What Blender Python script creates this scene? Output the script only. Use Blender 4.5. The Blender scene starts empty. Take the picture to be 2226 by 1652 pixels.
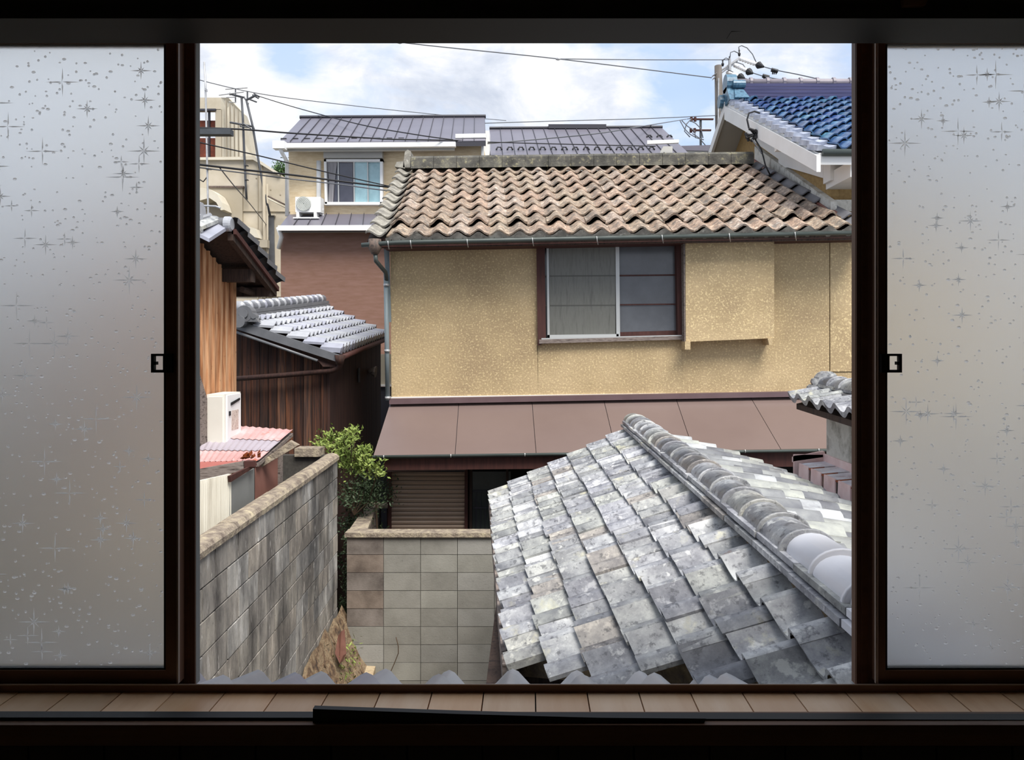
import bpy, math, random
from mathutils import Vector, Matrix, noise as mnoise
random.seed(7)
R = random.random
U = random.uniform
# ------------------------------------------------------------------ camera, sky, sun, exposure
F, CX, CY, H = 1607.0, 1150.0, 745.0, 3.9      # focal length in pixels, principal point, eye height
sc = bpy.context.scene
cam_d = bpy.data.cameras.new('camera'); cam = bpy.data.objects.new('camera', cam_d)
sc.collection.objects.link(cam); sc.camera = cam
cam.location = (0, 0, H); cam.rotation_euler = (math.pi/2, 0, 0)
cam_d.sensor_width = 36; cam_d.lens = F/2226*36
cam_d.shift_x = (1113-CX)/2226; cam_d.shift_y = -(826-CY)/2226
cam_d.clip_start = 0.02; cam_d.clip_end = 600
sc.view_settings.view_transform = 'Standard'; sc.view_settings.look = 'None'
sc.view_settings.gamma = 1; sc.view_settings.use_curve_mapping = False
sc.view_settings.exposure = 0.32
SKY_GAIN = 0.94
SUN = dict(energy=4.6, angle=32, elev=57, azim=28, color=(1.0, 0.96, 0.90))
sd = bpy.data.lights.new('sun', 'SUN'); sd.energy = SUN['energy']; sd.angle = math.radians(SUN['angle']); sd.color = SUN['color']
so = bpy.data.objects.new('sun', sd); sc.collection.objects.link(so)
e, a = math.radians(SUN['elev']), math.radians(SUN['azim'])
so.rotation_euler = Vector((-math.sin(a)*math.cos(e), math.cos(a)*math.cos(e), -math.sin(e))).to_track_quat('-Z', 'Y').to_euler()
so.location = (-10, -10, 30)

def lin(c):
    if isinstance(c, str):
        c = tuple(int(c[i:i+2], 16)/255 for i in (0, 2, 4))
    return tuple(x/12.92 if x <= .04045 else ((x+.055)/1.055)**2.4 for x in c[:3]) + (1,)

w = bpy.data.worlds.new('sky'); sc.world = w; w.use_nodes = True
nt = w.node_tree; nt.nodes.clear(); N = nt.nodes.new; Lk = nt.links.new
out = N('ShaderNodeOutputWorld'); bg = N('ShaderNodeBackground'); Lk(bg.outputs[0], out.inputs[0]); bg.inputs[1].default_value = SKY_GAIN
tc = N('ShaderNodeTexCoord')
def wn(scale, det, rough, dist=0., off=(0, 0, 0), sq=(1, 1, 1.7)):
    mp = N('ShaderNodeMapping'); mp.inputs['Location'].default_value = off; mp.inputs['Scale'].default_value = sq
    Lk(tc.outputs['Generated'], mp.inputs[0])
    n = N('ShaderNodeTexNoise'); n.inputs['Scale'].default_value = scale; n.inputs['Detail'].default_value = det
    n.inputs['Roughness'].default_value = rough; n.inputs['Distortion'].default_value = dist
    Lk(mp.outputs[0], n.inputs['Vector']); return n.outputs[0]
def ramp(src, stops, interp='LINEAR', tree=None):
    r = (tree or nt).nodes.new('ShaderNodeValToRGB'); r.color_ramp.interpolation = interp
    el = r.color_ramp.elements
    while len(el) < len(stops): el.new(.5)
    for s, (p, c) in zip(el, stops): s.position = p; s.color = lin(c)
    (tree or nt).links.new(src, r.inputs[0]); return r.outputs[0]
def wmath(op, a_, b_):
    m = N('ShaderNodeMath'); m.operation = op
    for i, v in enumerate((a_, b_)):
        if isinstance(v, (int, float)): m.inputs[i].default_value = v
        else: Lk(v, m.inputs[i])
    return m.outputs[0]
def blob(px, py, rad):                                    # a real direction of the sky: where a cloud or a gap stands
    d = Vector(((px-CX)/F, 1, (CY-py)/F)).normalized()
    vm = N('ShaderNodeVectorMath'); vm.operation = 'DISTANCE'; Lk(tc.outputs['Generated'], vm.inputs[0]); vm.inputs[1].default_value = d
    mr = N('ShaderNodeMapRange'); mr.interpolation_type = 'SMOOTHSTEP'; Lk(vm.outputs['Value'], mr.inputs[0])
    mr.inputs[1].default_value = 0; mr.inputs[2].default_value = rad; mr.inputs[3].default_value = 1; mr.inputs[4].default_value = 0
    return mr.outputs[0]
cl = wn(5.5, 7, .58, .25, (3.1, 1.2, .4))
for px, py, rad, amt in ((625, 95, .075, -.30), (740, 230, .10, -.07), (1440, 210, .09, -.20), (1330, 150, .10, .10), (560, 170, .16, .17), (960, 130, .18, .14), (1150, 190, .12, .10),
                         (700, 120, .08, .1), (1700, 150, .13, .15), (1000, 240, .08, -.08), (1250, 250, .07, -.06), (1520, 180, .05, -.12)):
    cl = wmath('ADD', cl, wmath('MULTIPLY', blob(px, py, rad), amt))
shade = wn(7.0, 8, .6, .3, (.3, 5.2, 1.4))
cloudc = ramp(shade, [(.34, 'c6cedd'), (.47, 'dfe4ee'), (.56, 'f4f4f8'), (.68, 'fdfbf8')])
blue = ramp(wn(3, 3, .5), [(.35, 'b4cdf2'), (.65, 'cfdff6')])
mask = ramp(cl, [(.38, '000000'), (.47, 'bbbbbb'), (.57, 'ffffff')])
mx = N('ShaderNodeMix'); mx.data_type = 'RGBA'; Lk(mask, mx.inputs[0]); Lk(blue, mx.inputs[6]); Lk(cloudc, mx.inputs[7])
Lk(mx.outputs[2], bg.inputs[0])

# ------------------------------------------------------------------ helpers
def P(px, py, Y): return Vector(((px-CX)/F*Y, Y, H-(py-CY)/F*Y))
def PXX(px, py, X):
    Y = X*F/(px-CX); return P(px, py, Y)
def PZ(px, py, Z):
    Y = (H-Z)*F/(py-CY); return P(px, py, Y)
WO = {}
def wo(o): return WO.get(o.name, Vector((0, 0, 0))) if o else Vector((0, 0, 0))
def props(o, label=None, cat=None, group=None, kind=None):
    if label: o['label'] = label
    if cat: o['category'] = cat
    if group: o['group'] = group
    if kind: o['kind'] = kind
    return o
def link(o, parent=None):
    sc.collection.objects.link(o)
    if parent: o.parent = parent
    return o
def empty(name, loc, label=None, cat=None, group=None, kind=None, parent=None):
    o = bpy.data.objects.new(name, None); o.empty_display_size = .1; link(o, parent)
    loc = Vector(loc); o.location = loc-wo(parent); WO[o.name] = loc
    return props(o, label, cat, group, kind)
def mesh(name, vs, fs, m, parent=None, smooth=False, **kw):
    o0 = wo(parent)
    loc = Vector((0, 0, 0))
    if parent is None:
        c = [min(v[i] for v in vs) for i in range(3)]; d = [max(v[i] for v in vs) for i in range(3)]
        loc = Vector(((c[0]+d[0])/2, (c[1]+d[1])/2, c[2])); o0 = loc
    me = bpy.data.meshes.new(name)
    me.from_pydata([tuple(Vector(v)-o0) for v in vs], [], fs); me.update()
    if smooth: me.polygons.foreach_set('use_smooth', [True]*len(me.polygons))
    ms = m if isinstance(m, (list, tuple)) else [m]
    for q in ms: me.materials.append(q)
    o = bpy.data.objects.new(name, me); link(o, parent); o.location = loc
    WO[o.name] = o0
    return props(o, **kw)
class MB:
    def __init__(s): s.v = []; s.f = []
    def add(s, vs, fs):
        k = len(s.v); s.v += [Vector(v) for v in vs]; s.f += [tuple(i+k for i in f) for f in fs]; return s
    def box(s, a, b):
        a, b = Vector(a), Vector(b)
        x0, x1 = sorted((a.x, b.x)); y0, y1 = sorted((a.y, b.y)); z0, z1 = sorted((a.z, b.z))
        return s.add([(x0, y0, z0), (x1, y0, z0), (x1, y1, z0), (x0, y1, z0), (x0, y0, z1), (x1, y0, z1), (x1, y1, z1), (x0, y1, z1)],
                     [(0, 3, 2, 1), (4, 5, 6, 7), (0, 1, 5, 4), (1, 2, 6, 5), (2, 3, 7, 6), (3, 0, 4, 7)])
    def prism(s, pts, off):
        pts = [Vector(p) for p in pts]; off = Vector(off); n = len(pts)
        nrm = Vector((0, 0, 0))
        for i in range(n): nrm += pts[i].cross(pts[(i+1) % n])
        if nrm.dot(off) > 0: pts.reverse()
        return s.add(pts+[p+off for p in pts], [tuple(range(n)), tuple(range(2*n-1, n-1, -1))]+[(i, i+n, (i+1) % n+n, (i+1) % n) for i in range(n)])
    def tube(s, pts, r, n=8, cap=True):
        pts = [Vector(p) for p in pts]; k = len(s.v); m = len(pts)
        rr = r if isinstance(r, (list, tuple)) else [r]*m
        d0 = (pts[1]-pts[0]).normalized(); up = Vector((0, 0, 1)) if abs(d0.z) < .9 else Vector((1, 0, 0))
        x = d0.cross(up).normalized()
        for i, p in enumerate(pts):
            d = ((pts[min(i+1, m-1)]-pts[max(i-1, 0)])).normalized()
            x = (x-d*x.dot(d)).normalized(); y = d.cross(x)
            for j in range(n):
                t = 2*math.pi*j/n; s.v.append(p+(x*math.cos(t)+y*math.sin(t))*rr[i])
        for i in range(m-1):
            for j in range(n):
                a_, b_ = k+i*n+j, k+i*n+(j+1) % n; s.f.append((a_, b_, b_+n, a_+n))
        if cap: s.f.append(tuple(k+j for j in range(n-1, -1, -1))); s.f.append(tuple(k+(m-1)*n+j for j in range(n)))
        return s
    def obj(s, name, m, parent=None, smooth=False, **kw): return mesh(name, s.v, s.f, m, parent, smooth, **kw)
def box(name, a, b, m, parent=None, **kw): return MB().box(a, b).obj(name, m, parent, **kw)
def prism(name, pts, off, m, parent=None, **kw): return MB().prism(pts, off).obj(name, m, parent, **kw)
def tube(name, pts, r, m, parent=None, n=8, **kw): return MB().tube(pts, r, n).obj(name, m, parent, True, **kw)
def clone(src, parent, M4=None, **kw):
    o = src.copy(); sc.collection.objects.link(o); o.parent = parent
    if M4 is not None: o.matrix_basis = M4
    for k in ('label', 'category', 'group'):
        if k in o and k not in kw: del o[k]
    return props(o, **kw)
def sag(a, b, d, n=14):
    a, b = Vector(a), Vector(b); return [a.lerp(b, i/n)-Vector((0, 0, 4*d*(i/n)*(1-i/n))) for i in range(n+1)]

# ------------------------------------------------------------------ materials
def mat(name, stops, rough=.75, metal=0, scale=3., detail=6, nrough=.6, stretch=(1, 1, 1), per=0., rstops=None, rmix=1., bump=None, over=None, emit=None, spec=.4, coat=0):
    """stops: noise ramp; per: random offset per object; rstops: per-object tint ramp (multiplied); over: list of (scale, stretch, p0, p1, colour, strength)"""
    m = bpy.data.materials.new(name); m.use_nodes = True; t = m.node_tree; n_ = t.nodes; lk = t.links.new
    b = n_['Principled BSDF']; b.inputs['Roughness'].default_value = rough; b.inputs['Metallic'].default_value = metal
    b.inputs['Specular IOR Level'].default_value = spec; b.inputs['Coat Weight'].default_value = coat
    g = n_.new('ShaderNodeNewGeometry'); vec = g.outputs['Position']
    oi = n_.new('ShaderNodeObjectInfo')
    if per:
        vm = n_.new('ShaderNodeVectorMath'); vm.operation = 'MULTIPLY_ADD'
        cb = n_.new('ShaderNodeCombineXYZ')
        for i in range(3): lk(oi.outputs['Random'], cb.inputs[i])
        lk(cb.outputs[0], vm.inputs[0]); vm.inputs[1].default_value = (per*37, per*61, per*83); lk(vec, vm.inputs[2]); vec = vm.outputs[0]
    def nz(sc_, st, det=detail, rg=nrough):
        mp = n_.new('ShaderNodeMapping'); mp.inputs['Scale'].default_value = st; lk(vec, mp.inputs[0])
        q = n_.new('ShaderNodeTexNoise'); q.inputs['Scale'].default_value = sc_; q.inputs['Detail'].default_value = det; q.inputs['Roughness'].default_value = rg
        lk(mp.outputs[0], q.inputs['Vector']); return q.outputs[0]
    if len(stops) == 1:
        rgb = n_.new('ShaderNodeRGB'); rgb.outputs[0].default_value = lin(stops[0]); col = rgb.outputs[0]
    else:
        k = len(stops)
        if isinstance(stops[0], str): stops = [(.32+.36*i/(k-1), c) for i, c in enumerate(stops)]
        col = ramp(nz(scale, stretch), stops, tree=t)
    def mix(f, a_, b_, mode='MIX'):
        x = n_.new('ShaderNodeMix'); x.data_type = 'RGBA'; x.blend_type = mode
        if isinstance(f, (int, float)): x.inputs[0].default_value = f
        else: lk(f, x.inputs[0])
        lk(a_, x.inputs[6])
        if isinstance(b_, str): x.inputs[7].default_value = lin(b_)
        else: lk(b_, x.inputs[7])
        return x.outputs[2]
    for (s_, st, p0, p1, c, amt) in (over or []):
        mr = n_.new('ShaderNodeMapRange'); lk(nz(s_, st, 8, .65), mr.inputs[0])
        mr.inputs[1].default_value = p0; mr.inputs[2].default_value = p1; mr.inputs[3].default_value = 0; mr.inputs[4].default_value = amt
        col = mix(mr.outputs[0], col, c)
    if rstops:
        k = len(rstops)
        rs = ramp(oi.outputs['Random'], [(i/k, c) for i, c in enumerate(rstops)], 'CONSTANT', tree=t)
        x = mix(rmix, col, rs, 'MULTIPLY'); col = x
    lk(col, b.inputs['Base Color'])
    if bump:
        bp = n_.new('ShaderNodeBump'); bp.inputs['Strength'].default_value = bump[1]; bp.inputs['Distance'].default_value = bump[2] if len(bump) > 2 else .01
        lk(nz(bump[0], stretch if len(bump) < 4 else bump[3]), bp.inputs['Height']); lk(bp.outputs[0], b.inputs['Normal'])
    if emit: b.inputs['Emission Color'].default_value = lin(emit[0]); b.inputs['Emission Strength'].default_value = emit[1]
    return m
# interior
m_dark = mat('dark_wood', ['1a120e', '2a1c14'], .6, scale=6, stretch=(.3, 1, 4))
m_rail = mat('rail_wood', ['5c3f2b', '704e35'], .6, scale=6, stretch=(.3, 1, 6))
m_sillb = mat('sill_board', ['dcb28a', 'e6c29c', 'ecccaa'], .42, scale=20, stretch=(1, .15, 1), per=1, rstops=['f0e6dc', 'ffffff', 'e4dacc', 'fff4e8'], bump=(60, .15, .002))
m_head = mat('head_wood', ['b07a56', 'c08a64'], .6, scale=8, stretch=(.2, 1, 3))
m_alu = mat('bronze_aluminium', ['664836', '72523e'], .5, metal=.0, scale=2)
m_alu2 = mat('bronze_aluminium_light', ['a09084'], .4, metal=.3)
m_black = mat('black_rubber', ['0c0b0b'], .6)
m_wall_in = mat('room_plaster', ['b8a88e', 'c2b298'], .9)
m_trimw = mat('edge_strip', ['8c7b72', '9c8a80'], .5)
# outside
m_stucco = mat('ochre_stucco', [(.30, '9c8768'), (.45, 'a99471'), (.60, 'b6a07c')], .9, scale=1.2,
               over=[(42, (1, 1, 1), .53, .62, 'e0cb9c', .7), (.9, (1, 1, .5), .55, .75, 'bda57c', .5)], bump=(45, .6, .01))
m_stucco2 = mat('ochre_stucco_dark', [(.35, '8a7048'), (.6, '9c8256')], .9, scale=20, bump=(60, .4, .01))
m_darkwood = mat('old_dark_wood', ['2c211d', '42332b', '1f1715'], .8, scale=8, stretch=(4, 4, .4))
m_redwood = mat('red_brown_wood', ['3a1f1b', '4d2b25'], .7, scale=10, stretch=(3, 3, .4))
m_weather = mat('weathered_sill', ['3a302c', '857a73', '5a4e48'], .8, scale=14, stretch=(.5, 1, 3))
m_alus = mat('silver_aluminium', ['b9bab8'], .4, metal=.3)
m_gut = mat('dark_green_gutter', ['3b423f', '454c49'], .45, scale=3)
m_pipe = mat('grey_downpipe', ['6f7a7d', '7d888b', '5f6a6d'], .5, scale=5, stretch=(2, 2, .3))
m_iron = mat('rusty_hopper', ['4b443f', '6a5a50', '3b3532'], .7, scale=20)
m_brownmetal = mat('brown_metal_roof', ['6a5a55', '72625d'], .38, scale=.7, over=[(120, (1, 1, 1), .72, .76, 'a08c84', .5)], spec=.5)
m_flash = mat('mauve_flashing', ['5d4a4c', '685557'], .4)
m_tilemain = mat('mottled_brown_tile', [(.34, '5f5c58'), (.44, '7f766e'), (.51, '9a8778'), (.58, 'b3a190'), (.68, 'd6cfc4')], .85, scale=13, detail=10, nrough=.8, per=1,
                 rstops=['ffffff', 'f0e8e2', 'fff4ec', 'dcdad6', 'f4f2ea', 'e8e2da'], bump=(30, .5, .01), over=[(5, (1, 1, 1), .54, .68, '7b7771', .75), (16, (1, 1, 1), .56, .66, 'e8dfd0', .6), (34, (1, 1, 1), .57, .64, '5c5650', .6)])
m_tileverge = mat('lichen_grey_tile', [(.3, '65625c'), (.5, '827e75'), (.68, 'a39f94')], .85, scale=8, per=1, detail=9, over=[(25, (1, 1, 1), .6, .68, 'd0ccc0', .6)], bump=(30, .4, .01))
m_tilesmooth = mat('smooth_grey_tile', ['66666a', '77777b'], .5, scale=5, per=1)
m_ridgecem = mat('mossy_cement_ridge', [(.3, '3c3b37'), (.5, '5a5852'), (.7, '787568')], .95, scale=4, detail=9, over=[(16, (1, 1, 1), .56, .68, 'a39c78', .6)], bump=(25, .6, .02))
m_tilefg = mat('ibushi_grey_tile', [(.30, '66676b'), (.42, '8a8b8f'), (.52, 'a9aaab'), (.62, 'c9cac8'), (.72, 'ebebe6')], .42, scale=4.6, detail=10, nrough=.74, per=1,
               rstops=['ffffff', 'd6d7db', 'e8e8e4', 'c4c4ca', 'f2f2f5', 'dedede', 'f2f0e8', 'cccdce', 'b4b5ba', 'ffffff', 'dadbd6', 'e8e8ee', 'd6cec6'],
               over=[(30, (1, 1, 1), .55, .63, '4e4f53', .7), (16, (1, 1, 1), .57, .64, 'ebebe6', .6), (6, (1, 1, 1), .60, .72, 'd9d4b4', .7), (3.2, (1, 1, 1), .69, .73, '7a5c50', .7)], bump=(40, .25, .006), spec=.5)
m_tileback = mat('pale_grey_tile', ['8e8f92', 'a9abac', 'c4c6c2'], .5, scale=6, per=1, rstops=['ffffff', 'c8c8c8', 'e4e4dc', 'a8a8ac'], over=[(20, (1, 1, 1), .6, .7, '55565a', .5)])
m_tilewhite = mat('new_white_tile', ['d9d9de', 'e6e6ea'], .35, scale=3, per=1, over=[(90, (1, 1, 1), .74, .77, '66666a', .8)])
m_mortar = mat('roof_mortar', ['8f7d63', '6e604d', '5a5048'], .95, scale=20, bump=(40, .8, .02))
m_silver = mat('silver_grey_tile', ['9a9ca1', 'aeb0b5'], .33, scale=5, per=1, rstops=['ffffff', 'e8e8f2', 'f2f2f2'], spec=.6)
m_silverd = mat('dark_silver_tile', ['5c5d60', '6b6c6f'], .4, scale=5)
m_blue = mat('blue_glazed_tile', [(.3, '233a5c'), (.46, '34537c'), (.6, '5c7f9e'), (.74, '9fb8c8')], .28, scale=6, per=1, rstops=['ffffff', 'd6e2f0', 'b9c4ee', 'e2fff4', 'a8b4e4', 'ffffff', 'cfe6f2', 'c4b8c4'], spec=.7)  # pale end of the ramp paints whitish highlights into the glaze
m_bluel = mat('pale_blue_verge_tile', ['8a90a2', 'a4aab8', 'c2c6d0'], .35, scale=7, per=1)
m_blued = mat('indigo_ridge_tile', ['2b2d4c', '3a3b60', '47445e'], .35, scale=3, stretch=(.3, 1, 8))
m_bluecap = mat('teal_blue_ornament', ['2c4a60', '51758a', '1f3850'], .35, scale=9)
m_pinkgrey = mat('faded_ridge_cap', ['8a8388', '79727a'], .5)
m_white = mat('white_paint', ['dcdad6', 'e4e3e0'], .7, scale=2)
m_soffit = mat('grey_white_soffit', ['b5b3ad', 'c0beb8'], .8, scale=1)
m_plast = mat('stained_grey_plaster', ['b5b2a8', 'c9c7bf', '96938a'], .9, scale=6, over=[(10, (1, 1, 1), .6, .7, '6d6b64', .5)])
m_redboard = mat('red_brown_flashing', ['7d5046', '8c5f54'], .6, scale=5)
m_cream = mat('cream_siding', [(.4, 'dfc8a2'), (.6, 'ead6b4')], .85, scale=6, stretch=(1, 1, 5), bump=(12, .3, .01, (1, 1, 9)))
m_brownsid = mat('brown_siding', ['7a5a4a', '86665a'], .8, scale=3, stretch=(1, 1, 6))
m_metalroof = mat('slate_metal_roof', ['5f5c66', '6c6973'], .4, scale=.5, spec=.5)
m_seam = mat('dark_seam', ['34333a'], .5)
m_whitepl = mat('white_plastic', ['e4e4e2', 'efefed'], .5)
m_fan = mat('fan_grille', ['8e928a', 'a3a79f'], .6, scale=30, stretch=(1, 1, 8))
m_glassb = mat('window_glass_bluish', ['7fa3ad', '9fc3ca', '88a9b4'], .12, scale=1.2, spec=.8)
m_glassd = mat('window_glass_dark', ['3c3c48', '4a4a56'], .15, spec=.8)
m_glassg = mat('grey_window_glass', ['4c4d50', '5c5e62', '44454a'], .2, scale=1, spec=.6)
m_glassl = mat('paper_behind_glass', ['63635c', '6c6c66', '5c5c56'], .4, scale=30, stretch=(1, 1, .1))
m_curtain = mat('curtain_grey', ['9c9a9c', '7c7a7e'], .9, scale=12, stretch=(6, 6, .2))
m_beige = mat('beige_concrete', ['aba08c', 'b7ad9a', 'bfb5a4'], .9, scale=1.1, over=[(2, (2, 2, .3), .6, .75, '9a8e7a', .4)])
m_beiged = mat('beige_panel', ['9c927f', 'a89e8c'], .9, scale=.6)
m_beigew = mat('pale_beige_trim', ['c4bca9', 'cdc6b6'], .9)
m_rustred = mat('rusty_red_panel', ['4a241c', '6b3526', '8a4a34'], .8, scale=3)
m_cedarL = mat('orange_cedar_board', [(.28, '6a4630'), (.42, 'a4734e'), (.54, 'c6966e'), (.68, 'dcb892')], .8, scale=5, detail=8, stretch=(7, 7, .35), per=1,
               over=[(9, (1, 1, .6), .66, .70, '3a2013', .9)], bump=(8, .4, .01))
m_cedarD = mat('burnt_cedar_board', [(.3, '281b17'), (.45, '47332b'), (.58, '6b4733'), (.72, '8b5c3c')], .8, scale=4, detail=8, stretch=(9, 9, .35), per=1,
               rstops=['ffffff', 'c6b8b4', 'a0948f', 'e8d8cc', 'b3a29c', 'fff0e0'], over=[(7, (1, 1, .5), .66, .70, '120b09', .9)], bump=(8, .4, .01))
m_cedarK = mat('dark_cedar_board', ['241512', '35201a', '452a20'], .8, scale=6, stretch=(10, 10, .3), per=1)
m_block = mat('stained_concrete_block', [(.30, '525050'), (.42, '898682'), (.50, 'a8a5a0'), (.58, 'bfbab2'), (.70, 'eceae6')], .92, scale=2.6, detail=10, nrough=.7, stretch=(2.2, 2.2, .55), per=0,
              rstops=['ffffff', 'f0ece6', 'e6e2de', 'fff8f0'], over=[(.8, (1, 1, .6), .50, .66, '3b3b3d', .85), (16, (1, 1, .25), .62, .69, 'f2f0ec', .75), (45, (1, 1, 1), .60, .7, '47433e', .5)], bump=(50, .5, .01))
m_block2 = mat('plain_concrete_block', [(.3, '7c7a74'), (.5, '8d8b85'), (.7, '9a9892')], .92, scale=2, detail=9, rstops=['ffffff', 'f8f7f4', 'f2f1ee', 'fcfcf8'], per=.2, over=[(40, (1, 1, 1), .62, .70, '5d5a54', .5)], bump=(60, .4, .006))
m_blockst = mat('brownish_concrete_block', [(.3, '564f4a'), (.5, '7b746d'), (.7, '918a83')], .92, scale=3.5, detail=9, rstops=['ffffff', 'f2e6de', 'e8e4e4'], per=.3, bump=(60, .4, .006))  # darker, browner blocks for the corner column and the return
m_joint = mat('mortar_joint', ['3c3935', '4c4944'], .95, scale=30)
m_coping = mat('lichen_coping', [(.3, '6c6056'), (.45, '8c8072'), (.6, 'a89b86'), (.72, 'beb294')], .95, scale=14, detail=9, bump=(40, .8, .02), over=[(35, (1, 1, 1), .6, .68, '4c443c', .6)])
m_ground = mat('damp_ground', ['4c463c', '5f5848', '3d4030'], .95, scale=3, bump=(20, .6, .03))
m_rubble = mat('earth_and_roots', ['3b3029', '6e5843', '8f7c62', '54483c'], .95, scale=12, detail=9, per=1, bump=(25, .8, .03))
m_brick = mat('terracotta_shard', ['5a382e', '68463a'], .85, scale=8, per=1)
m_wood = mat('weathered_offcut', ['9a8468', 'b6a384', '7d6a50'], .85, scale=8, stretch=(1, 1, .5))
m_leaf = mat('nandina_leaf', ['50642e', '82934a', 'a0ae62'], .6, scale=4, spec=.3)
m_leafd = mat('dark_hedge_leaf', ['26331f', '34432a', '43533a'], .6, scale=4)
m_tree = mat('far_tree_leaf', ['3c5a30', '5a7844'], .7, scale=3)
m_bark = mat('bark', ['4a3a2c'], .9)
m_redtin = mat('faded_red_tin', [(.3, 'ae807c'), (.5, 'c29c9a'), (.7, 'd8bcbc')], .55, scale=2.2, detail=8, over=[(3, (1, 1, 1), .58, .68, 'a8552f', .8), (30, (1, 1, 1), .66, .70, 'f2e6e4', .8)])
m_greytin = mat('faded_grey_tin', ['9a9098', 'a8a0a8'], .5, scale=2, over=[(30, (1, 1, 1), .66, .70, 'f0f0f0', .7)])
m_redtin2 = mat('deep_red_tin', ['965650', 'a4665e'], .6, scale=4)
m_whitecorr = mat('cream_corrugated', [(.3, 'b0a898'), (.5, 'dad4c4'), (.7, 'ece8da')], .75, scale=3, stretch=(3, 3, .3), over=[(4, (1, 1, .3), .64, .72, '8f7454', .7)])
m_greypan = mat('grey_board_panel', ['7e7f7c', '8c8d8a'], .8, scale=2)
m_browncorr = mat('brown_corrugated', ['6e4a40', '7c564c'], .7, scale=3)
m_pvc = mat('white_pvc', ['dcdcd8'], .5)
m_heater = mat('off_white_heater', ['dedbd0', 'e6e3d9'], .5)
m_ink = mat('black_vent', ['16161a'], .6)
m_inkr = mat('label_print', ['a88f84', 'd8cdc2', '8c6f66'], .7, scale=60, stretch=(1, 1, .4))
m_pinktin = mat('pink_rusty_tin', [(.3, 'd0aca6'), (.5, 'e2c4c0'), (.7, 'ecd6d2')], .55, scale=4, detail=8, over=[(5, (1, 1, .3), .58, .66, '7a3a20', .85)])
m_snow = mat('bleached_awning_sheet', ['bdb4ba', 'd2ced2', 'e2e6ee'], .5, scale=8, detail=8, over=[(9, (1, 1, 1), .6, .7, '8c5f50', .6)])
m_rust = mat('orange_rust', ['7c3c1e', '9a4f28'], .8, scale=10)
m_shut = mat('brown_shutter_slat', ['b49c88', 'be a894'.replace(' ','')], .55, scale=1.5)
m_steel = mat('galvanised_steel', ['a3a3a3', 'bcbcbc'], .4, metal=.4, scale=10)
m_conc = mat('pole_concrete', ['57514c', '6a645f'], .9, scale=4, stretch=(2, 2, .3))
m_porc = mat('white_porcelain', ['e6e4e2'], .3)
m_cable = mat('black_cable', ['1d1d20'], .6)
m_cableg = mat('grey_cable', ['5e6064'], .6)
m_ant = mat('antenna_metal', ['4c4e52'], .5, metal=.3)
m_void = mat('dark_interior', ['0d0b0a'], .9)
m_lattice = mat('lattice_glass', ['3c403e', '4a4f4c'], .3)

def pane_mat(name, rough, ior, tint):
    m = bpy.data.materials.new(name); m.use_nodes = True; t = m.node_tree; b = t.nodes['Principled BSDF']
    b.inputs['Base Color'].default_value = tint; b.inputs['Roughness'].default_value = rough
    b.inputs['Transmission Weight'].default_value = 1; b.inputs['IOR'].default_value = ior
    return m
m_frost = pane_mat('frosted_glass', .62, 1.33, (.93, .95, .94, 1))
m_star = pane_mat('embossed_glass', .3, 1.25, (1, 1, 1, 1))
_t = m_star.node_tree; _tr = _t.nodes.new('ShaderNodeBsdfTranslucent'); _tr.inputs[0].default_value = (1, 1, 1, 1)
_mx = _t.nodes.new('ShaderNodeMixShader'); _mx.inputs[0].default_value = .7
_t.links.new(_t.nodes['Principled BSDF'].outputs[0], _mx.inputs[1]); _t.links.new(_tr.outputs[0], _mx.inputs[2]); _t.links.new(_mx.outputs[0], _t.nodes['Material Output'].inputs[0])

# ------------------------------------------------------------------ THE ROOM AND ITS WINDOW
YW = 1.40
S = 'structure'
def wrect(mb, x0, y0, x1, y1, Y0, Y1):                    # box whose front face spans those pixels at depth Y0
    a_, b_ = P(x0, y0, Y0), P(x1, y1, Y0); return mb.box(a_, Vector((b_.x, Y1, b_.z)))
xl, xr = -1.9, 2.0
zs = P(0, 1508, 1.38).z                                   # sill board surface
ztop = P(0, 82, 1.38).z
box('floor', (xl, -2.6, zs-.78), (xr, 1.268, zs-.72), m_wood, kind=S)
box('ceiling', (xl, -2.6, zs+1.5), (xr, 1.6, zs+1.56), m_wall_in, kind=S)
box('wall_left', (xl-.12, -2.6, zs-.78), (xl, 1.6, zs+1.5), m_wall_in, kind=S)
box('wall_right', (xr, -2.6, zs-.78), (xr+.12, 1.6, zs+1.5), m_wall_in, kind=S)
box('wall_back', (xl-.12, -2.72, zs-.78), (xr+.12, -2.6, zs+1.56), m_wall_in, kind=S)
# wall below the sill: dark boards; the rail above has its faint light put into a paler brown
wf = empty('wall_front', (0, 1.3, zs-.75), kind=S)
k = 0
for x in [xl+i*.13 for i in range(30)]:
    box('plank', (x+.002, 1.27, zs-.72), (min(x+.128, xr), 1.30, P(0, 1622, 1.27).z), m_dark, wf)
box('backing', (xl, 1.301, 0), (xr, 1.499, zs-.125), m_dark, wf)
box('backing', (xl, 1.302, zs-.126), (xr, 1.466, zs-.045), m_dark, wf)
box('backing', (xl, 1.455, H+.675), (xr, 1.58, zs+1.5), m_dark, wf)
box('backing', (xl, 1.44, zs-.05), (P(-260, 0, 1.44).x, 1.56, zs+1.5), m_wall_in, wf)
box('backing', (P(2500, 0, 1.44).x, 1.44, zs-.05), (xr, 1.56, zs+1.5), m_wall_in, wf)
box('trim_1', P(-420, 1576, 1.255), Vector((xr-.01, 1.30, P(0, 1621, 1.255).z)), m_rail, kind=S)
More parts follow.
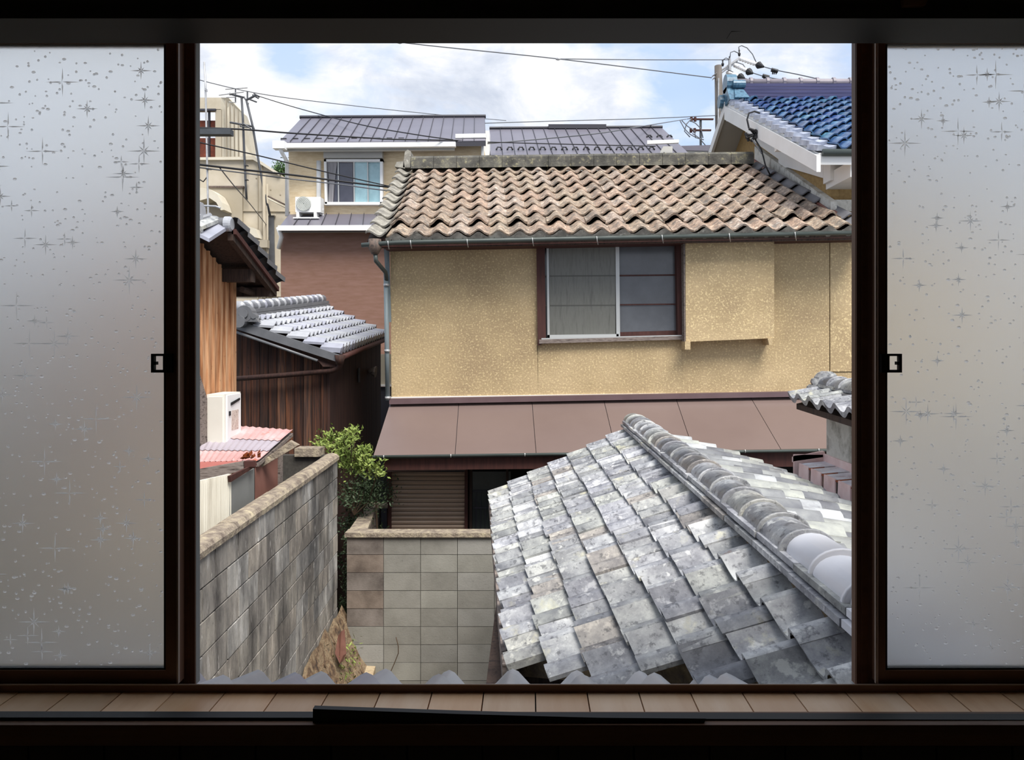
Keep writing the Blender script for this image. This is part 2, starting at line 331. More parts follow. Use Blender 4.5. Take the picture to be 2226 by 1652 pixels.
# sill boards
sill = empty('trim_2', (0, 1.33, zs-.02), kind=S)
for i in range(-3, 20):
    x0 = (91+119.3*i-CX)/F*1.303; x1 = (91+119.3*(i+1)-CX)/F*1.303
    MB().prism([(x0+.0012, 1.300, zs), (x1-.0012, 1.300, zs), (x1-.0012, 1.395, zs), (x0+.0012, 1.395, zs)], (0, 0, -.018)).obj('board', m_sillb, sill)
box('board_bed', (xl, 1.303, zs-.03), (xr, 1.42, zs-.0185), m_black, sill)
# light edge strip and the black warped strip in front of it
box('trim_3', (xl, 1.292, zs-.022), (xr, 1.2995, zs+.0012), m_trimw, kind=S)
ts = empty('trim_4', (0, 1.27, zs-.05), kind=S)
prism('strip', [P(-420, 1559, 1.27), P(690, 1560, 1.27), P(2640, 1566, 1.27), P(2640, 1585, 1.27), P(-420, 1578, 1.27)], (0, .021, 0), m_black, ts)
prism('strip', [P(680, 1541, 1.262), P(1000, 1552, 1.262), P(1300, 1560, 1.262), P(1535, 1562, 1.262), P(1530, 1574, 1.262), P(680, 1572, 1.262)], (0, .012, 0), m_black, ts)
# head: upper beam, head jamb, warped batten
box('trim_5', P(-430, -160, 1.20), Vector((xr-.01, 1.30, P(0, 40, 1.20).z)), m_black, kind=S)
box('trim_6', (xl+.01, 1.30, H+.568), (xr-.01, 1.372, H+.72), m_head, kind=S)
prism('trim_7', [P(1586, 46, 1.25), P(1950, 38, 1.25), P(2640, 18, 1.25), P(2640, 40, 1.25), P(2226, 50, 1.25), P(1590, 69, 1.25)], (0, .03, 0), m_black, kind=S)
prism('trim_8', [P(1963, -6, 1.19), P(2020, -6, 1.19), P(2012, 11, 1.19), P(1966, 12, 1.19)], (0, .02, 0), m_rail, kind=S)
# aluminium window: track, head, sashes
wnd = empty('window_1', (0, YW, P(0, 1508, 1.38).z), kind=S)
mb = MB()
mb.prism([(xl+.1, 1.385, zs-.001), (xl+.1, 1.385, P(0, 1488, 1.385).z), (xl+.1, 1.43, P(0, 1491, 1.43).z), (xl+.1, 1.47, P(0, 1500, 1.47).z), (xl+.1, 1.47, zs-.05)], (xr-xl-.2, 0, 0))
mb.obj('bottom_track', m_alu, wnd)
box('track_lip', (xl+.1, 1.383, P(0, 1490, 1.383).z), (xr-.1, 1.3845, P(0, 1487.5, 1.383).z), m_alu2, wnd)
mb = MB(); mb.box((xl+.1, 1.375, H+.606), (xr-.1, 1.455, H+.70)); mb.obj('head_track', m_black, wnd)
def sash(name, xa, xb, top, bot, side):
    """inner sliding sash: frosted pane, rails, stile with a light edge, latch"""
    s_ = empty(name, P((xa+xb)/2, bot, 1.40), parent=wnd)
    inner, outer = (360, 387) if side < 0 else (1925, 1905)
    gx0, gx1 = (-300, inner) if side < 0 else (inner, 2560)
    mb = MB()
    wrect(mb, min(inner, outer-4*(-side) if side < 0 else outer+4), 80, max(inner, outer), 1487, 1.395, 1.42)
    wrect(mb, gx0, 80, gx1, 95, 1.397, 1.42); wrect(mb, gx0, 1457, gx1, 1487, 1.397, 1.42)
    far = gx0-30 if side < 0 else gx1
    wrect(mb, far, 80, far+30, 1487, 1.397, 1.42)
    mb.obj('sash_frame', m_alu, s_)
    mb = MB(); e = 384 if side < 0 else 1904
    wrect(mb, e, 84, e+3.5, 1486, 1.390, 1.396); mb.obj('edge_strip', m_alu2, s_)
    mb = MB()
    wrect(mb, gx0, 93, gx1, 97, 1.4, 1.415); wrect(mb, gx0, 1452, gx1, 1458, 1.40, 1.415)
    wrect(mb, inner-4 if side < 0 else inner, 93, inner if side < 0 else inner+4, 1457, 1.40, 1.415); mb.obj('glazing_bead', m_black, s_)
    mb = MB(); wrect(mb, gx0, 94, gx1, 1458, 1.405, 1.409); mb.obj('glass_pane', m_frost, s_)
    # relief of stars and beads pressed in the glass, on the room side
    sb = MB(); rnd = random.Random(5+side)
    Yg = 1.4045; u = 1.405/F
    def ray(c, ang, ln, wd, hgt):
        dx, dz = math.cos(ang), math.sin(ang)
        a_ = c+Vector((dx*ln, 0, dz*ln)); p = Vector((-dz*wd, 0, dx*wd)); q = c+Vector((dx*ln*.25, 0, dz*ln*.25))
        sb.add([c+Vector((0, -hgt, 0)), q+p, a_, q-p], [(0, 1, 2), (0, 2, 3), (1, 3, 2)])
    for _ in range(105 if side < 0 else 100):
        px = rnd.uniform(gx0+20, gx1-18); py = rnd.uniform(120, 1435)
        L = rnd.choice((16, 18, 24, 27, 38))*u; c = P(px, py, Yg)
        kk = rnd.random()
        for i in range(8):
            ln = L if i % 4 == 0 else (L*.85 if i % 4 == 2 else L*.42)
            if kk < .35 and i % 2: continue
            ray(c, i*math.pi/4, ln, 1.6*u, 2.2*u)
    for _ in range(1250):
        px = rnd.uniform(gx0+8, gx1-8); py = rnd.uniform(104, 1445); r_ = rnd.choice((2.0, 2.6, 3.2))*u; c = P(px, py, Yg)
        el = rnd.choice((1, 1, 1.6))
        sb.add([c+Vector((math.cos(t)*r_*el, 0, math.sin(t)*r_)) for t in [i*math.pi/3 for i in range(6)]]+[c+Vector((0, -r_*.75, 0))], [(i, (i+1) % 6, 6) for i in range(6)])
    sb.obj('embossed_stars', m_star, s_, kind='stuff')
    # finger latch
    l = empty('latch', P(inner, 808, 1.39), parent=s_) if False else None
    mb = MB()
    if side < 0: X0, X1, XB = 328, 356, 372
    else: X0, X1, XB = 1932, 1961, 1917
    x0, x1 = sorted((X0, X1))
    wrect(mb, x0, 769, x1, 774, 1.388, 1.397); wrect(mb, x0, 804, x1, 810, 1.388, 1.397)
    tip = x0 if side < 0 else x1-6
    wrect(mb, tip, 769, tip+6, 810, 1.388, 1.397)
    inn = x1-4 if side < 0 else x0
    bx0, bx1 = sorted((inn+2, XB)); wrect(mb, bx0, 769, bx1, 810, 1.386, 1.397)
    nb = x0+5 if side < 0 else x1-11
    wrect(mb, nb, 786, nb+6, 793, 1.388, 1.397)
    mb.obj('latch', m_black, s_)
    return s_
sash('sliding_sash', -300, 387, 80, 1487, -1)
sash('sliding_sash', 1905, 2560, 80, 1487, 1)
for (xa, xb, e0) in ((389, 424, 424), (1862, 1903, 1859)):
    s_ = empty('outer_sash', P((xa+xb)/2, 1490, 1.43), parent=wnd)
    mb = MB(); wrect(mb, xa, 80, xb, 1489, 1.425, 1.445); mb.obj('stile', m_alu, s_)
    mb = MB(); wrect(mb, (xa+xb)/2-9, 82, (xa+xb)/2+4, 1487, 1.4225, 1.426); mb.obj('stile_rib', m_rail, s_)
    mb = MB(); wrect(mb, e0+.5, 82, e0+2.2, 1488, 1.428, 1.445); mb.obj('weather_strip', m_greypan if xa < 1000 else m_alu, s_)
    x0, x1 = ((-300, 389) if xa < 1000 else (1903, 2560))
    mb = MB(); wrect(mb, x0, 82, x1, 92, 1.43, 1.445); wrect(mb, x0, 1462, x1, 1489, 1.43, 1.445); mb.obj('rail', m_alu, s_)

# ------------------------------------------------------------------ ROOF TILES
def tile_mesh(name, m, amp, power=1.2, nx=9, lift=.03, th=.018, ov=1.07, lap=1.12, phase=.86, disc=0, flat=False):
    vs, fs = [], []
    def z(u):
        if flat: return 0
        return amp*(.5+.5*math.cos(2*math.pi*(u-phase)))**power
    us = [ov*i/nx-.02 for i in range(nx+1)]
    for yy, l in ((0, lift), (lap, 0)):
        for u_ in us: vs.append((u_, yy, z(u_)+l))
    n1 = nx+1
    for i in range(nx): fs.append((i, i+1, n1+i+1, n1+i))
    k = len(vs)
    for dz in (0, -th):
        for u_ in us: vs.append((u_, 0, z(u_)+lift+dz))
    for i in range(nx): fs.append((k+i, k+n1+i, k+n1+i+1, k+i+1))
    k = len(vs)                                            # the two long edges
    vs += [(us[0], 0, z(us[0])+lift), (us[0], 0, z(us[0])+lift-th), (us[0], lap, z(us[0])-th), (us[0], lap, z(us[0]))]
    vs += [(us[-1], 0, z(us[-1])+lift), (us[-1], 0, z(us[-1])+lift-th), (us[-1], lap, z(us[-1])-th), (us[-1], lap, z(us[-1]))]
    fs += [(k, k+1, k+2, k+3), (k+7, k+6, k+5, k+4)]
    if disc:                                               # round end under the crest at the eaves
        k = len(vs); c = (phase, 0, lift+amp*.45-th)
        for j in range(10):
            t = 2*math.pi*j/10; vs.append((c[0]+disc*math.cos(t), -.02, c[2]+disc*1.1*math.sin(t)*.24))
        for j in range(10):
            t = 2*math.pi*j/10; vs.append((c[0]+disc*math.cos(t), .1, c[2]+disc*1.1*math.sin(t)*.24))
        fs.append(tuple(range(k, k+10))); fs += [(k+j, k+10+j, k+10+(j+1) % 10, k+(j+1) % 10) for j in range(10)]
    me = bpy.data.meshes.new(name); me.from_pydata(vs, [], fs); me.update()
    me.polygons.foreach_set('use_smooth', [i < nx for i in range(len(fs))])
    me.materials.append(m); return me
def lay(parent, E0, E1, R0, R1, nc, nr, pick, jit=.004, keep=None, nrm_up=True, rot=.006, name='tile'):
    """a course-by-course roof slope; E0-E1 eave, R0-R1 ridge, eave direction x upslope = outward normal"""
    E0, E1, R0, R1 = map(Vector, (E0, E1, R0, R1)); o0 = wo(parent); out = []
    def B(u, v): return E0.lerp(E1, u).lerp(R0.lerp(R1, u), v)
    for j in range(nr):
        for i in range(nc):
            p = B(i/nc, j/nr); pu = B((i+1)/nc, j/nr); pv = B(i/nc, (j+1)/nr)
            if keep and not keep((p+pu+pv)/3, i, j): continue
            x = pu-p; y = pv-p; wx, wy = x.length, y.length
            x.normalize(); z_ = x.cross(y).normalized(); y2 = z_.cross(x)
            me = pick(i, j)
            if me is None: continue
            p = p+z_*U(-jit, jit)+y2*U(-jit, jit)*1.5
            M3 = Matrix((x, y2, z_)).transposed() @ Matrix.Rotation(U(-rot, rot), 3, 'Z') @ Matrix.Rotation(U(-rot, rot), 3, 'Y')
            M4 = Matrix.Translation(p-o0) @ M3.to_4x4() @ Matrix.Diagonal((wx, wy, 1, 1))
            o = bpy.data.objects.new(name, me); sc.collection.objects.link(o); o.parent = parent; o.matrix_basis = M4
            out.append(o)
    return out

# ------------------------------------------------------------------ MAIN HOUSE
YH = 9.5
hs = empty('ochre_house', (1.3, 10.6, 0), 'ochre stucco house with a mottled brown tiled roof and a brown metal pent roof', 'house')
Z0 = 0
def hp(px, py, Y=YH): return P(px, py, Y)
# front wall around the window
wl = empty('front_wall', hp(1150, 865), parent=hs)
mb = MB(); D = (0, .25, 0)
mb.prism([hp(848, 528), hp(1168, 520), hp(1170, 868), hp(851, 870)], D)
mb.prism([hp(1168, 744), hp(1484, 735), hp(1484, 866), hp(1170, 868)], D)
mb.prism([hp(1483, 515), hp(1803, 510), hp(1803, 860), hp(1484, 866)], D)
mb.prism([hp(1168, 500), hp(1484, 500), hp(1484, 531), hp(1168, 537)], D)
mb.obj('stucco', m_stucco, wl)
prism('stucco', [hp(1805, 505, 9.49), hp(2150, 505, 9.49), hp(2150, 806, 9.49), hp(1805, 808, 9.49)], D, m_stucco, wl)
prism('stucco', [hp(1805, 809.5, 9.5), hp(2150, 807.5, 9.5), hp(2150, 860, 9.5), hp(1805, 862, 9.5)], D, m_stucco, wl)
prism('side_wall', [hp(848, 528)+Vector((0, .25, 0)), hp(851, 870)+Vector((0, .25, 0)), P(851, 870, YH)+Vector((.05, 3.0, 0)), P(848, 528, YH)+Vector((.05, 3.0, .3))], (.12, 0, 0), m_stucco, hs)
box('core', hp(856, 600)+Vector((0, .3, .2)), Vector((hp(2150, 0).x, 12.6, 0)), m_void, hs)
prism('wall_edging', [hp(850, 863, 9.48), hp(1805, 850, 9.48), hp(1805, 853, 9.48), hp(850, 866, 9.48)], (0, .03, 0), m_white, hs)
# window
wd = empty('window', hp(1325, 745), parent=hs)
mb = MB()
mb.prism([hp(1166, 528, 9.44), hp(1184, 528, 9.44), hp(1187, 744, 9.44), hp(1169, 752, 9.44)], (0, .3, 0))
mb.prism([hp(1470, 522, 9.44), hp(1485, 522, 9.44), hp(1487, 735, 9.44), hp(1474, 736, 9.44)], (0, .3, 0))
mb.prism([hp(1166, 524, 9.44), hp(1485, 518, 9.44), hp(1485, 531, 9.44), hp(1166, 538, 9.44)], (0, .3, 0))
mb.obj('wooden_frame', m_redwood, wd)
prism('weathered_ledge', [hp(1172, 738, 9.42), hp(1484, 730, 9.42), hp(1484, 738, 9.42), hp(1172, 747, 9.42)], (0, .3, 0), m_weather, wd)
prism('window_track', [hp(1177, 735, 9.43), hp(1482, 728, 9.43), hp(1482, 731, 9.43), hp(1177, 738.5, 9.43)], (0, .2, 0), m_alus, wd)
mb = MB()
for a_, b_ in (((1188, 536), (1194, 737)), ((1338, 533), (1347, 734))):
    mb.prism([hp(a_[0], a_[1], 9.50), hp(b_[0]-1, a_[1], 9.50), hp(b_[0]+1, b_[1], 9.50), hp(a_[0]+2, b_[1], 9.50)], (0, .03, 0))
mb.prism([hp(1190, 728, 9.50), hp(1345, 726, 9.50), hp(1345, 733, 9.50), hp(1190, 737, 9.50)], (0, .03, 0))
mb.obj('sliding_frame', m_alus, wd)
prism('pane', [hp(1194, 530, 9.515), hp(1338, 530, 9.515), hp(1338, 729, 9.515), hp(1195, 730, 9.515)], (0, .006, 0), m_glassl, wd)
prism('pane', [hp(1346, 528, 9.56), hp(1472, 526, 9.56), hp(1475, 722, 9.56), hp(1346, 724, 9.56)], (0, .006, 0), m_glassg, wd)
prism('pane', [hp(1184, 530, 9.56), hp(1190, 530, 9.56), hp(1190, 733, 9.56), hp(1187, 733, 9.56)], (0, .006, 0), m_glassg, wd)
for y_ in (597.5, 661): prism('glazing_bar', [hp(1345, y_, 9.545), hp(1473, y_-1.5, 9.545), hp(1473, y_+1.5, 9.545), hp(1345, y_+3, 9.545)], (0, .02, 0), m_redwood, wd)
for y_ in (599, 663): prism('glazing_bar', [hp(1184, y_, 9.512), hp(1338, y_-1.0, 9.512), hp(1338, y_+1.3, 9.512), hp(1184, y_+2.3, 9.512)], (0, .003, 0), mat('screened_bar', ['54544f'], .7) if y_ == 599 else bpy.data.materials['screened_bar'], wd)
prism('kick_board', [hp(1346, 722, 9.55), hp(1476, 718, 9.55), hp(1478, 728, 9.55), hp(1346, 731, 9.55)], (0, .02, 0), m_redwood, wd)
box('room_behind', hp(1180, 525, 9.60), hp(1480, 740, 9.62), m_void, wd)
# shutter box
sbx = empty('shutter_box', hp(1586, 745, 9.3), parent=hs)
prism('box_body', [hp(1490, 524, 9.28), hp(1683, 520, 9.28), hp(1683, 735, 9.28), hp(1491, 743, 9.28)], (0, .23, 0), m_stucco, sbx)
prism('bracket', [hp(1489, 742, 9.26), hp(1501, 742, 9.26), hp(1501, 760, 9.26), hp(1489, 760, 9.26)], (0, .25, 0), m_stucco, sbx)
prism('bracket', [hp(1669, 735, 9.26), hp(1679, 735, 9.26), hp(1679, 750, 9.26), hp(1672, 750, 9.26)], (0, .25, 0), m_stucco, sbx)
prism('side_board', [hp(1486, 522, 9.29), hp(1490, 522, 9.29), hp(1491, 744, 9.29), hp(1488, 744, 9.29)], (0, .22, 0), m_weather, sbx)
# tiled roof
rf = empty('tiled_roof', P(1350, 515, 9.2), parent=hs)
E0, E1, R0, R1 = P(797, 519, 9.0), P(1985, 494, 9.0), P(866, 374, 12.1), P(1655, 361, 12.1)
E1 = P(1905, 500, 9.0)
tm = tile_mesh('roof_tile', m_tilemain, .066, 1.25, phase=.5, lift=.035, th=.022, ov=1.04, lap=1.1)
tv = tile_mesh('verge_tile', m_tileverge, .066, 1.0, phase=.15, lift=.045, th=.025, ov=1.02, lap=1.1)
ts_ = tile_mesh('smooth_tile', m_tilesmooth, .066, 1.25, phase=.5, lift=.035, th=.022, ov=1.04, lap=1.1)
te = tile_mesh('eave_tile', m_tileverge, .066, 1.25, phase=.5, lift=.045, th=.05, ov=1.04, lap=.35, disc=.22)
tg = tile_mesh('snow_tile', m_tilemain, .08, 1.1, phase=.5, lift=.065, th=.03, ov=1.02, lap=1.1)
NC = 25
lay(rf, E0, E1, R0, R1, NC, 9, lambda i, j: tv if i == 0 else ts_ if i >= NC-1 else tg if (j == 1 and i % 2 == 1) else tm, jit=.006)
n_ = (E1-E0).normalized().cross((R0-E0).normalized()).normalized()
dn = (E0-R0).normalized()
lay(rf, E0+dn*.09-n_*.01, E1+dn*.09-n_*.01, E0+dn*.0, E1+dn*.0, NC, 1, lambda i, j: te if i else None, jit=.002, name='eave_tile')
mb = MB(); mb.prism([E0-n_*.03-dn*.02, E1-n_*.03-dn*.02, R1-n_*.03, R0-n_*.03], -n_*.10); mb.obj('roof_deck', m_darkwood, rf)
prism('eave_fascia', [P(806, 519, 9.06), P(1900, 499, 9.06), P(1900, 516, 9.06), P(830, 537, 9.06)], (0, .46, 0), m_redwood, rf)
# ridge of cement with a lichen crust
rg = empty('roof_ridge', P(1265, 350, 12.1), parent=hs)
nseg = 15
for i in range(nseg):
    xa, xb = 893+(1640-893)*i/nseg, 893+(1640-893)*(i+1)/nseg-.8
    ya, yb = 338-10*i/nseg, 338-10*(i+1)/nseg
    mb = MB(); a0, a1 = P(xa, ya, 11.9), P(xb, yb, 11.9); b0, b1 = P(xa, ya+28, 11.9), P(xb, yb+28, 11.9)
    c = Vector((0, 0, .035)); dd = Vector((0, .30, 0))
    prof = lambda t, b: [b, t-c*1.2, t+Vector((0, .05, 0)), t+Vector((0, .15, .02)), t+Vector((0, .25, 0)), t+dd-c*1.2, b+dd]
    pa, pb = prof(a0, b0), prof(a1, b1); q = len(pa)
    mb.add(pa+pb, [(i_, i_+1, q+i_+1, q+i_) for i_ in range(q-1)][::1]+[tuple(range(q-1, -1, -1)), tuple(range(q, 2*q))])
    mb.obj('ridge_block', m_ridgecem, rg)
prism('ridge_end', [P(876, 364, 11.95), P(880, 330, 11.95), P(886, 325, 11.95), P(893, 329, 11.95), P(892, 364, 11.95)], (0, .36, 0), m_tileverge, rg)
prism('ridge_end', [P(858, 362, 11.95), P(862, 352, 11.95), P(878, 350, 11.95), P(880, 366, 11.95)], (0, .30, 0), m_tileverge, rg)
# gutter
gt = empty('gutter', P(1325, 525, 8.92), parent=hs)
MB().tube([P(786, 533, 8.92), P(860, 527, 8.92), P(1925, 504, 8.92)], .028, 10).obj('gutter_trough', m_gut, gt, True)
for x_ in (843, 892, 1015, 1157, 1297, 1439, 1585, 1728): 
    y_ = 527-23*(x_-860)/1065
    tube('bracket', [P(x_, y_-4, 8.885), P(x_+1, y_+5, 8.89), P(x_+3, y_+14, 9.0)], .006, m_alus, gt, 5)
dp = empty('downpipe', P(835, 545, 8.95), parent=hs)
mb = MB(); mb.tube([P(815, 520, 8.95), P(815, 538, 8.95), P(815, 553, 8.95)], [.075, .085, .04], 10); mb.obj('hopper', m_iron, dp, True)
MB().tube([P(816, 553, 8.95), P(817, 567, 8.95), P(838, 592, 9.3), P(840, 610, 9.38)], .026, 10).obj('elbow', m_gut, dp, True)
MB().tube([P(839, 596, 9.38), P(843, 870, 9.38)], .030, 10).obj('pipe', m_pipe, dp, True)
prism('corner_strip', [P(834, 534, 9.44), P(845, 534, 9.44), P(850, 700, 9.44), P(844, 700, 9.44)], (0, .03, 0), m_pipe, dp)
for y_ in (617, 760, 862): MB().tube([P(839.5+(y_-600)*.014, y_, 9.37), P(839.6+(y_-600)*.014, y_+5, 9.37)], .037, 10).obj('collar', m_steel, dp, True)
# brown metal pent roof: seven sheets, flashing, gutter
pr = empty('pent_roof', P(1320, 985, 8.46), parent=hs)
tops = [848, 998, 1157, 1313, 1470, 1632, 1796, 1960]; bots = [812, 990, 1166, 1340, 1508, 1698, 1880, 2060]
for i in range(7):
    t0, t1, b0, b1 = tops[i], tops[i+1]-1.2, bots[i], bots[i+1]-1.2
    f0 = lambda x: 877-.0175*(x-848); g0 = lambda x: 990-.0155*(x-812)
    prism('roof_sheet', [P(t0, f0(t0), 9.46), P(t1, f0(t1), 9.46), P(b1, g0(b1), 8.46), P(b0, g0(b0), 8.46)], (0, 0, -.012), m_brownmetal, pr)
MB().prism([P(850, 880, 9.46), P(1960, 860, 9.46), P(2060, 974, 8.48), P(816, 994, 8.48)], (0, 0, -.02)).obj('roof_deck', m_seam, pr)
prism('flashing', [P(846, 867, 9.36), P(1805, 850, 9.36), P(1960, 848, 9.36), P(1960, 858, 9.36), P(846, 879, 9.36)], (0, .13, 0), m_flash, pr)
MB().tube([P(810, 993, 8.44), P(2060, 975, 8.44)], .017, 8).obj('pent_gutter', m_gut, pr, True)
for x_ in (834, 980, 1141, 1300, 1620, 1780): tube('bracket', [P(x_, 990-(x_-812)*.0155, 8.42), P(x_, 997-(x_-812)*.0155, 8.42)], .006, m_alus, pr, 5)
prism('fascia', [P(830, 990, 8.52), P(2000, 975, 8.52), P(2000, 1012, 8.52), P(838, 1022, 8.52)], (0, .02, 0), m_redwood, pr)
# ground floor: shutter housing, roller shutter slats, lattice door
lw = empty('ground_floor_front', P(1000, 1500, 9.3), parent=hs)
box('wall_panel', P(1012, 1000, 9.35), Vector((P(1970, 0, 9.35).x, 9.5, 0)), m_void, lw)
box('wall_panel', P(841, 1000, 9.4), Vector((P(850, 0, 9.4).x, 9.5, 0)), m_redwood, lw)
sh = empty('roller_shutter', P(930, 1160, 9.2), parent=hs)
prism('shutter_housing', [P(837, 1003, 8.95), P(1012, 1001, 8.95), P(1012, 1022, 8.95), P(838, 1026, 8.95)], (0, .35, 0), mat('housing_metal', ['6a5450', '7c6460'], .5), sh)
for i in range(40):
    y_ = 1026+i*9.6
    if P(0, y_, 9.25).z < .05: break
    mb = MB(); a_, b_ = P(851, y_, 9.25), P(1010, y_+8.4, 9.25)
    mb.prism([(a_.x, 9.25, a_.z), (a_.x, 9.235, (a_.z*.6+b_.z*.4)), (a_.x, 9.25, b_.z), (a_.x, 9.262, b_.z), (a_.x, 9.262, a_.z)], (b_.x-a_.x, 0, 0)); mb.obj('slat', m_shut, sh)
box('shutter_backing', P(850, 1020, 9.27), Vector((P(1012, 0, 9.27).x, 9.3, 0)), m_seam, sh)
mb = MB(); mb.box(P(843, 1020, 9.2), Vector((P(850, 0, 9.2).x, 9.3, 0))); mb.box(P(1010, 1010, 9.2), Vector((P(1016, 0, 9.2).x, 9.3, 0))); mb.obj('guide_rail', m_redwood, sh)
ld = empty('lattice_door', P(1050, 1170, 9.3), parent=hs)
box('door_frame', P(1020, 1010, 9.3), Vector((P(1026, 0, 9.3).x, 9.36, 0)), m_darkwood, ld)
box('door_pane', P(1027, 1025, 9.33), Vector((P(1110, 0, 9.33).x, 9.345, .1)), m_lattice, ld)
for x_ in range(1034, 1110, 10): box('lattice_bar', P(x_, 1066, 9.31), Vector((P(x_+2, 0, 9.31).x, 9.33, .1)), m_seam, ld)
for y_ in (1066, 1102): box('lattice_rail', P(1027, y_, 9.305), P(1110, y_+3, 9.33), m_seam, ld)
for x_ in (1100, 1180, 1260): box('door_post', P(x_, 1010, 9.3), Vector((P(x_+5, 0, 9.3).x, 9.36, 0)), m_darkwood, ld)

# ------------------------------------------------------------------ FOREGROUND GREY TILED ROOF
fr = empty('grey_tiled_outhouse', (1.2, 4.5, 0), 'low outhouse under a weathered grey tiled gable roof just outside the window', 'outhouse')
YF, YN = 6.72, 1.55
XR, hR = .97, .815
def xe(Y): return -.33+(6.7-Y)*(.25/3.6)
def zl(X, Y): return H-(hR+(XR-X)*.469)
nc = int(round((YF-YN)/.262))
lf = empty('left_roof_slope', (0.3, 4, H-1.2), parent=fr)
tf = tile_mesh('grey_tile', m_tilefg, .072, 1.5, nx=10, phase=.88, lift=.028, th=.015, ov=1.08, lap=1.12)
tfe = tile_mesh('grey_eave_tile', m_tilefg, .072, 1.5, nx=10, phase=.88, lift=.028, th=.03, ov=1.08, lap=1.12, disc=.17)
E0 = Vector((xe(YF), YF, zl(xe(YF), YF))); E1 = Vector((xe(YN), YN, zl(xe(YN), YN)))
R0 = Vector((XR-.06, YF, zl(XR-.06, 0))); R1 = Vector((XR-.06, YN, zl(XR-.06, 0)))
def near_edge(p, i, j): # keep tiles beyond the oblique cut towards the window
    return p.y > 2.98-(p.x+.08)*1.36 and p.y > 1.75
lay(lf, E0, E1, R0, R1, nc, 7, lambda i, j: tfe if j == 0 else tf, jit=.006, rot=.014, keep=near_edge)
prism('roof_deck', [E0-Vector((0, 0, .03)), Vector((xe(3.2)+.02, 3.2, zl(xe(3.2), 0)-.03)), Vector((.93, 1.95, H-hR-.05)), Vector((XR, YF, H-hR-.05))], (0, 0, -.10), m_mortar, lf)
prism('eave_board', [Vector((xe(YF)-.035, YF, E0.z+.0)), Vector((xe(3.0)-.035, 3.0, zl(xe(3.0), 0)-.0)), Vector((xe(3.0)-.035, 3.0, zl(xe(3.0), 0)-.09)), Vector((xe(YF)-.035, YF, E0.z-.09))], (.02, 0, 0), m_weather, lf)
tube('eave_pipe', [P(1067, 1072, 6.7), P(1082, 1200, 4.95), P(1110, 1486, 3.05)], .010, m_alus, fr, 6)
# right slope, only as far as it can be seen
rs = empty('right_roof_slope', (2.0, 4, H-1.3), parent=fr)
XE2, zE2 = 2.95, H-1.50
tb = tile_mesh('pale_tile', m_tileback, .045, 1.4, nx=8, phase=.9, lift=.036, th=.03, ov=1.06, lap=1.12)
def zr(X):
    t = (X-XR)/(XE2-XR); return H-hR-(.42*t+.27*t*t)
for j in range(9):                                         # sagging slope: laid strip by strip
    Xa, Xb = XE2-(XE2-XR-.05)*j/9, XE2-(XE2-XR-.05)*(j+1)/9
    lay(rs, (Xa, 1.9, zr(Xa)), (Xa, YF, zr(Xa)), (Xb, 1.9, zr(Xb)), (Xb, YF, zr(Xb)), 18, 1, lambda i, q: tb, jit=.004, keep=lambda p, i, q: (p.x/p.y) < .62)
prism('roof_deck', [(XE2, 1.9, zr(XE2)-.04), (XE2, YF, zr(XE2)-.04), ((XE2+XR)/2, YF, zr((XE2+XR)/2)-.04), (XR, YF, H-hR-.04), (XR, 1.9, H-hR-.04), ((XE2+XR)/2, 1.9, zr((XE2+XR)/2)-.04)], (0, 0, -.08), m_darkwood, rs)
# ridge: two flat courses, a mortar core, round cap tiles
rd = empty('tiled_ridge', (XR, 4.2, H-hR), parent=fr)
zb = H-hR
box('ridge_core', (XR-.07, 1.8, zb-.05), (XR+.07, YF+.02, zb+.10), m_mortar, rd)
k = 0; y_ = YF+.08
while y_ > 1.8:
    y2 = y_-.40
    m_ = m_tilewhite if y_ < 2.35 else m_tilefg
    for (z0_, hw) in ((zb+.046, .128), (zb+.076, .112)):
        mb = MB(); s_ = U(-.004, .004)
        mb.prism([(XR-hw+s_, y2+.004, z0_), (XR-hw+s_, y_, z0_), (XR+hw, y_, z0_), (XR+hw, y2+.004, z0_)], (0, 0, .022)); mb.obj('flat_ridge_tile', m_, rd)
    y_ = y2
def cap_mesh(m):
    vs, fs = [], []
    n = 12
    prof = [(0, .088), (.02, .094), (.07, .094), (.08, .082), (.95, .080), (1.08, .072)]
    for (t, r_) in prof:
        for i in range(n+1):
            a_ = math.pi*(i/n)*1.0; vs.append((math.cos(a_)*r_*1.12, t, math.sin(a_)*r_*.86))
    for k_ in range(len(prof)-1):
        for i in range(n): q = k_*(n+1)+i; fs.append((q, q+1, q+n+2, q+n+1))
    fs.append(tuple(range(n, -1, -1)))
    me = bpy.data.meshes.new('cap_tile'); me.from_pydata(vs, [], fs); me.update(); me.polygons.foreach_set('use_smooth', [True]*(len(fs)-1)+[False]); me.materials.append(m); return me
cm, cmw = cap_mesh(m_tilefg), cap_mesh(m_tilewhite)
y_ = 1.78
while y_ < YF-.05:
    L = .255
    o = bpy.data.objects.new('ridge_cap_tile', cmw if y_ < 2.30 else cm); sc.collection.objects.link(o); o.parent = rd
    o.location = Vector((XR+U(-.006, .006), y_, zb+.092+U(-.003, .003)))-wo(rd); o.scale = (1, L, 1); o.rotation_euler = (0, U(-.03, .03), U(-.015, .015))
    y_ += L
# body under the roof
box('outhouse_wall', (-.18, 2.9, 0), (.0, 6.55, zl(0, 0)-.16), m_darkwood, fr)
box('outhouse_wall', (-.18, 6.45, 0), (2.8, 6.55, H-1.75), m_darkwood, fr)
prism('gable_wall', [(-.18, 6.5, H-1.75), (2.8, 6.5, H-1.75), (2.8, 6.5, H-1.6), (XR, 6.5, H-hR-.16), (-.18, 6.5, zl(-.18, 0)-.16)], (0, .05, 0), m_darkwood, fr)

